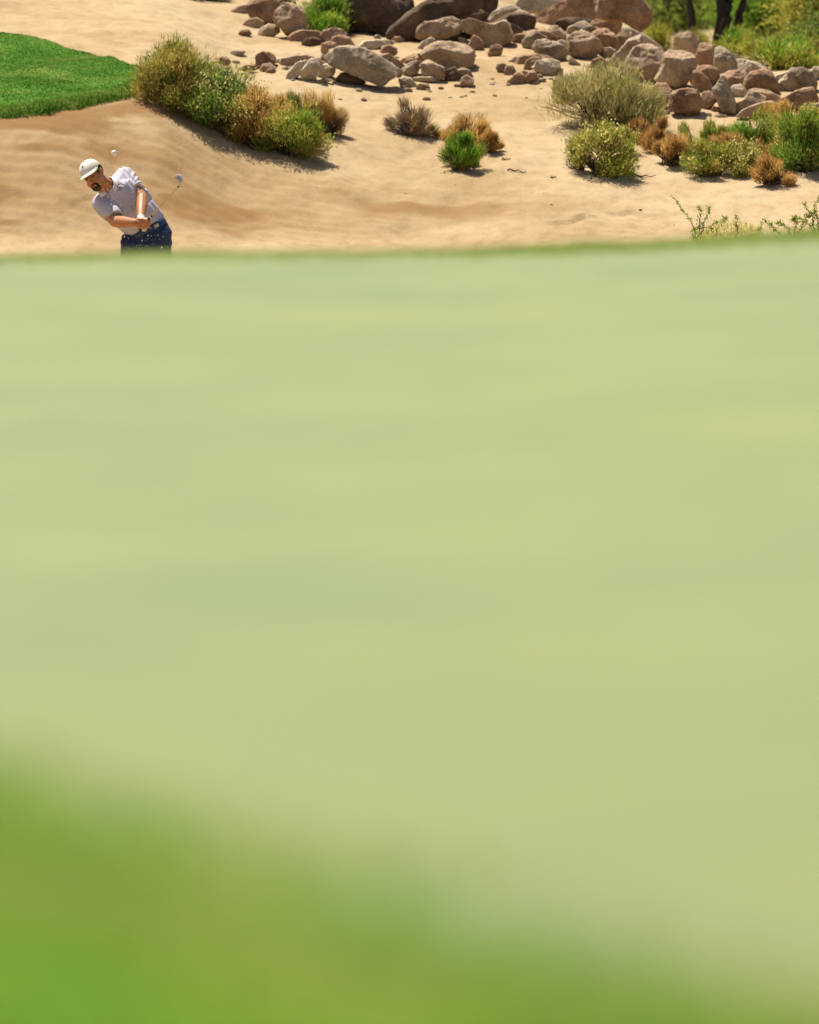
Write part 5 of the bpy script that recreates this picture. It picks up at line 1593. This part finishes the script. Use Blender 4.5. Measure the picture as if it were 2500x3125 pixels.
    hr = [ring(wc + np.array([-.004, 0, .010]), wa * .99, wb), ring(P(456, 716, 0), wa * 1.03, wb * 1.06), ring(P(458, 728, 0), np.array([.165, 0, .055]), np.array([0, .145, 0])),
          ring(P(452, 745, 0), np.array([.172, 0, .03]), np.array([0, .15, 0])), ring(P(449, 765, 0), np.array([.165, 0, .01]), np.array([0, .14, 0])), ring(P(447, 790, 0), np.array([.15, 0, .0]), np.array([0, .12, 0])), ring(P(445, 815, 0), np.array([.10, 0, .0]), np.array([0, .08, 0]))]
    TRS = [loft(np.array(hr)), capsule(hipL, .088, kneeL, .078), capsule(kneeL, .078, ankL + np.array([0, 0, .03]), .066), capsule(hipR + np.array([-.01, 0, 0]), .098, kneeR, .080), capsule(kneeR, .080, ankR + np.array([0, 0, .03]), .066),
           capsule(P(380, 737, -.10), .030, P(404, 745, -.07), .045)]

    def tfold(co):
        x, y, z = co[:, 0], co[:, 1], co[:, 2]
        return 0.005 * fbm(x * 8, y * 6, z * 14, 81, 3) + 0.006 * np.abs(np.sin((x * .55 + z * .85) * 62 + 1.5 * fbm(x * 5, y * 5, z * 5, 4, 2))) * np.clip(fbm(x * 6, y * 6, z * 6, 83, 2) + .2, 0, 1)
    fuse('trousers', TRS, 0.007, M['navy'], root, 5, tfold)
    bc = wc + np.array([-.006, 0, .012])
    hgt = unit(np.array([-.47, 0, .88])) * .042
    bl = loft(np.array([ring(bc - hgt * .5, wa * 1.045, wb * 1.06, 64), ring(bc - hgt * .45, wa * 1.055, wb * 1.075, 64), ring(bc + hgt * .45, wa * 1.045, wb * 1.065, 64), ring(bc + hgt * .5, wa * 1.035, wb * 1.05, 64)]))
    belt = mesh_np('belt', bl[0], bl[1], M['belt'], root)
    bb = BVHTree.FromPolygons([Vector(q) for q in bl[0]], bl[1])
    h = bb.ray_cast(Vector(P(474, 685, -2)), (Vector(P(474, 685, 0)) - Vector(P(474, 685, -2))).normalized())
    cpt = np.array(h[0]) if h[0] is not None else P(474, 685, -.13)
    bx, bz = unit(np.array([.88, .15, .47])), unit(np.array([-.47, 0, .88]))
    by = np.cross(bx, bz)
    v8 = np.array([cpt + sx * bx * .022 + sy * by * .005 + sz * bz * .012 for sx in (-1, 1) for sy in (-1, 1) for sz in (-1, 1)]) - bz * .012
    mesh_np('buckle', v8, [(0, 1, 3, 2), (4, 6, 7, 5), (0, 4, 5, 1), (2, 3, 7, 6), (0, 2, 6, 4), (1, 5, 7, 3)], M['buckle'], belt, False)
    for nm, an, dx in (('shoe', ankL, -.02), ('shoe', ankR, -.06)):
        gz_ = gz(an[0], an[1])
        an2 = np.array([an[0], an[1], 0])
        fuse(nm, [capsule(an2 + np.array([0, .05, gz_ + .040]), .040, an2 + np.array([dx, -.09, gz_ + .040]), .045), capsule(an2 + np.array([dx, -.09, gz_ + .040]), .045, an2 + np.array([dx * 2, -.18, gz_ + .03]), .034),
                  capsule(an2 + np.array([0, .03, gz_ + .05]), .045, an2 + np.array([0, .01, gz_ + .11]), .040)], .006, M['shoe'], root, 4)

    # ---------- face hair, eyes, cap
    fuse('beard', [hell((0, .074, -.104), (.034, .026, .026)), hcap((-.026, .087, -.070), .0115, (-.025, .081, -.100), .015), hcap((.026, .087, -.070), .0115, (.025, .081, -.100), .015),
                   hcap((-.028, .085, -.064), .008, (-.006, .100, -.055), .0075), hcap((.028, .085, -.064), .008, (.006, .100, -.055), .0075), hcap((-.006, .100, -.055), .007, (.006, .100, -.055), .007),
                   hcap((-.012, .092, -.091), .009, (.012, .092, -.091), .009)], .0035, M['hair'], root, 2)
    fuse('lips', [hcap((-.011, .0955, -.069), .0050, (.011, .0955, -.069), .0050), hcap((-.010, .0945, -.077), .0052, (.010, .0945, -.077), .0052)], .0028, M['lip'], root, 1)
    for s in (-1, 1):
        fuse('eyebrow', [hcap((s * .014, .096, .018), .0062, (s * .030, .094, .023), .0066), hcap((s * .030, .094, .023), .0066, (s * .050, .079, .020), .0048)], .003, M['hair'], root, 1)
        ev = hell((s * .031, .0855, .003), (.0145, .011, .0055))
        mesh_np('eye', ev[0], ev[1], M['eye'], root)
    # hair round the back and the temples, below the cap
    v, fcs = ICO[5]
    hv = v * np.array([.0805, .100, .088]) + np.array([0, -.024, .022])
    keep = (hv[:, 1] < .036) & (hv[:, 2] > -.070 + .9 * np.clip(hv[:, 1] + .01, 0, 1)) & ~((hv[:, 1] > -.026) & (hv[:, 1] < .017) & (hv[:, 2] < .022))
    fk = fcs[keep[fcs].all(1)]
    us = np.unique(fk)
    rm = -np.ones(len(hv), int)
    rm[us] = np.arange(len(us))
    ho = mesh_np('hair', HC + hv[us] @ R3, rm[fk], M['hair'], root)
    s_ = ho.modifiers.new('thick', 'SOLIDIFY')
    s_.thickness = .006
    s_.offset = 0
    # cap crown
    nth, nph = 64, 18
    cv, cf = [], []
    for a_ in range(nph):
        for b_ in range(nth):
            t = b_ / nth * 2 * np.pi
            fx, fy = math.sin(t), math.cos(t)             # fy forward
            zr = .046 if fy > 0 else .046 - .052 * abs(fy) ** 1.5
            k = a_ / (nph - 1)
            ph = k * math.pi / 2
            top = .132
            z = zr + (top - zr) * math.cos(ph) ** 1.0
            rad = math.sin(ph) ** 0.95
            seam = 1 - .016 * max(0, 1 - abs(math.sin(3 * t)) * 9) * rad + .010 * math.sin(5 * t + 7 * k) * rad * k
            cv.append((fx * .0850 * rad * seam, fy * .108 * rad * seam - .014 + .004 * rad, z - .004 * math.sin(2 * t + 1) * rad))
    cv = np.array(cv)
    for a_ in range(nph - 1):
        for b_ in range(nth):
            cf.append((a_ * nth + b_, a_ * nth + (b_ + 1) % nth, (a_ + 1) * nth + (b_ + 1) % nth, (a_ + 1) * nth + b_))
    cap = mesh_np('cap', HC + cv @ R3, cf, M['white'], root)
    s_ = cap.modifiers.new('thick', 'SOLIDIFY')
    s_.thickness = .004
    # brim
    bv, bf = [], []
    nu, nv = 33, 10
    for b_ in range(nv):
        for a_ in range(nu):
            q = (a_ / (nu - 1) * 2 - 1)
            t = q * math.radians(80)
            k = b_ / (nv - 1)
            cq = max(0.0, math.cos(q * math.pi / 2))
            x = math.sin(t) * .0850 * (1 + .05 * k * cq)
            y = math.cos(t) * .108 - .010 + .066 * cq ** .75 * k
            z = .0475 - k * cq ** .5 * (.016 + .034 * q * q)
            bv.append((x, y, z))
    for b_ in range(nv - 1):
        for a_ in range(nu - 1):
            bf.append((b_ * nu + a_, b_ * nu + a_ + 1, (b_ + 1) * nu + a_ + 1, (b_ + 1) * nu + a_))
    brim = mesh_np('brim', HC + np.array(bv) @ R3, bf, M['white'], cap)
    s_ = brim.modifiers.new('thick', 'SOLIDIFY')
    s_.thickness = .004
    bt = ell(H(0, -.012, .133), np.diag((.007, .007, .004)) @ R3)
    mesh_np('button', bt[0], bt[1], M['white'], cap)
    # cap emblem: red and dark mark with a thin arc under it, on the front of the crown
    dgv = [Vector(q) for q in HC + cv @ R3]
    cb_ = BVHTree.FromPolygons(dgv, cf)

    def on_cap(px, py, lift=.0035):
        hh = cb_.ray_cast(Vector(P(px, py, -2.0)), (Vector(P(px, py, 0)) - Vector(P(px, py, -2.0))).normalized())
        if hh[0] is None: return P(px, py, -.32)
        nn = hh[1] if hh[1].y < 0 else -hh[1]
        return np.array(hh[0] + nn * lift)
    e0 = on_cap(253, 510)
    eb = ell(e0, np.diag((.0085, .003, .0080)))
    emb = mesh_np('emblem', eb[0], eb[1], M['red_ink'], cap)
    eb = ell(on_cap(254.4, 508.6, .0055), np.diag((.0052, .003, .0048)))
    mesh_np('emblem_mark', eb[0], eb[1], M['grip'], emb)
    strip('emblem_arc', [on_cap(x, y, .003) for x, y in ((249.5, 514), (251, 517.5), (254, 518.8), (257.5, 517.2), (259.5, 513), (259, 509))], [.0016] * 6, M['ink'], emb, 5)

    # ---------- the wedge in his hands
    club = empty('golf_club', butt)
    tag(club, 'steel wedge with black grip held in both hands, head raised at right', 'golf club')
    hosel = P(551, 562, -1.0)
    cd = unit(hosel - G0)
    butt = G0 - cd * .165
    Lc = np.linalg.norm(hosel - G0)
    gp = G0 + cd * .075
    strip('grip', [butt, butt + cd * .01, G0, gp - cd * .02, gp], [.011, .0135, .0115, .0100, .0095], M['grip'], club, 12)
    strip('grip_label', [gp - cd * .028, gp - cd * .010], [.0112, .0109], M['glove'], club, 12)
    strip('shaft', [gp, G0 + cd * Lc * .4, G0 + cd * Lc * .93], [.0056, .0048, .0040], M['shaft'], club, 10)
    strip('ferrule', [G0 + cd * Lc * .925, G0 + cd * Lc * .965], [.0072, .0078], M['grip'], club, 10)
    # head: hosel running into a wedge blade with a grooved face and a thick sole
    sole = [(551, 562), (557.5, 551), (556.5, 545), (551, 535.5), (545, 531), (540, 531.5), (533.5, 535.5), (529.5, 541), (534, 545), (541, 549), (547, 555), (549.5, 561)]
    fr = np.array([P(551 + (x - 551) * .9, 562 + (y - 562) * .93, -1.0) for x, y in sole])
    cen = fr.mean(0)
    nrm = unit(np.array([.35, .90, .25]))
    th = np.array([.009, .016, .020, .022, .020, .012, .008, .006, .006, .007, .008, .009])
    bk = fr + nrm[None] * th[:, None] + (cen - fr) * .06
    tilt = (fr - cen) @ np.array([.6, 0, .5])
    fr[:, 1] += tilt * .5
    bk[:, 1] += tilt * .5
    n = len(sole)
    v = np.concatenate([fr, bk, [fr.mean(0) - nrm * .001], [bk.mean(0)]])
    fcs_ = [(k, (k + 1) % n, n + (k + 1) % n, n + k) for k in range(n)] + [((k + 1) % n, k, 2 * n) for k in range(n)] + [(n + k, n + (k + 1) % n, 2 * n + 1) for k in range(n)]
    hd = mesh_np('club_head', v, fcs_, M['steel'], club, False)
    bvm = hd.modifiers.new('bevel', 'BEVEL')
    bvm.width = .002
    bvm.segments = 2
    strip('hosel', [G0 + cd * Lc * .96, G0 + cd * Lc * 1.0, fr[0] * .6 + cen * .4], [.0074, .0080, .009], M['steel'], club, 10)
    strip('sole_edge', [fr[1] * .6 + cen * .4 - nrm * .003, fr[3] * .35 + cen * .65 - nrm * .003, fr[5] * .6 + cen * .4 - nrm * .003], [.0014, .0022, .0014], M['grip'], hd, 5)

    # ---------- ball with dimples
    bp = P(348.5, 466.5, -0.65)
    v, fcs2 = ICO[6]
    k = np.arange(330)
    ph = np.arccos(1 - 2 * (k + .5) / 330)
    tht = np.pi * (1 + 5 ** .5) * k
    dc = np.stack([np.cos(tht) * np.sin(ph), np.sin(tht) * np.sin(ph), np.cos(ph)], -1)
    md = (v @ dc.T).max(1)
    dep = np.clip((md - math.cos(.085)) / (1 - math.cos(.085)), 0, 1) * .00030
    M['ball'] = plain('golf ball', (0.66, 0.67, 0.66), 0.3, 0, 0.02)
    ball = mesh_np('golf_ball', bp + v * (.0214 - dep)[:, None], fcs2, M['ball'], None, True, loc=bp)
    tag(ball, 'white golf ball in mid air above the golfer', 'golf ball')

    # ---------- sand thrown up by the club
    rng = np.random.default_rng(12)
    M['grain'] = plain('thrown sand', (0.60, 0.50, 0.36), 0.9, 0, 0.2, 40)
    pc, sz = [], []
    for (cx, cy, sx, sy, n, d0) in ((350, 630, 34, 38, 150, -.75), (395, 660, 38, 28, 110, -.75), (445, 725, 36, 26, 50, -.6), (470, 740, 30, 20, 16, -.6), (300, 640, 40, 40, 70, -.6), (400, 760, 60, 12, 80, -.5), (420, 600, 60, 60, 40, -.8), (330, 560, 40, 40, 25, -.7)):
        n = int(n * 1.8)
        a_ = rng.normal(size=(n, 2))
        for q in a_:
            pc.append(P(cx + q[0] * sx, cy + q[1] * sy, d0 + rng.normal() * .10))
            sz.append(0.0006 + 0.0006 * rng.exponential())
    for (x, y, s_) in ((452, 719, .0048), (434, 734, .0045), (494, 755, .0066), (448, 749, .003), (498, 722, .0035), (483, 717, .0035), (360, 637, .005), (382, 645, .0035), (416, 651, .004), (413, 612, .004), (340, 612, .004), (369, 628, .004), (392, 727, .0035), (316, 578, .005), (417, 696, .003), (284, 606, .004), (509, 753, .0025)):
        pc.append(P(x, y, -.78))
        sz.append(s_)
    v, fcs3 = ICO[2]
    v2, f2 = ico(1)
    vs, fs = [], []
    for k, (c_, s_) in enumerate(zip(pc, sz)):
        vs.append(v2 * min(s_, .007) * rng.uniform(.7, 1.3, 3) + c_)
        fs.append(f2 + k * len(v2))
    sp = mesh_np('sand_spray', np.concatenate(vs), np.concatenate(fs), M['grain'], None, False, loc=P(420, 690, -.7))
    tag(sp, 'grains of sand thrown up around the golfer by the shot', 'sand', kind='stuff')


build_golfer()
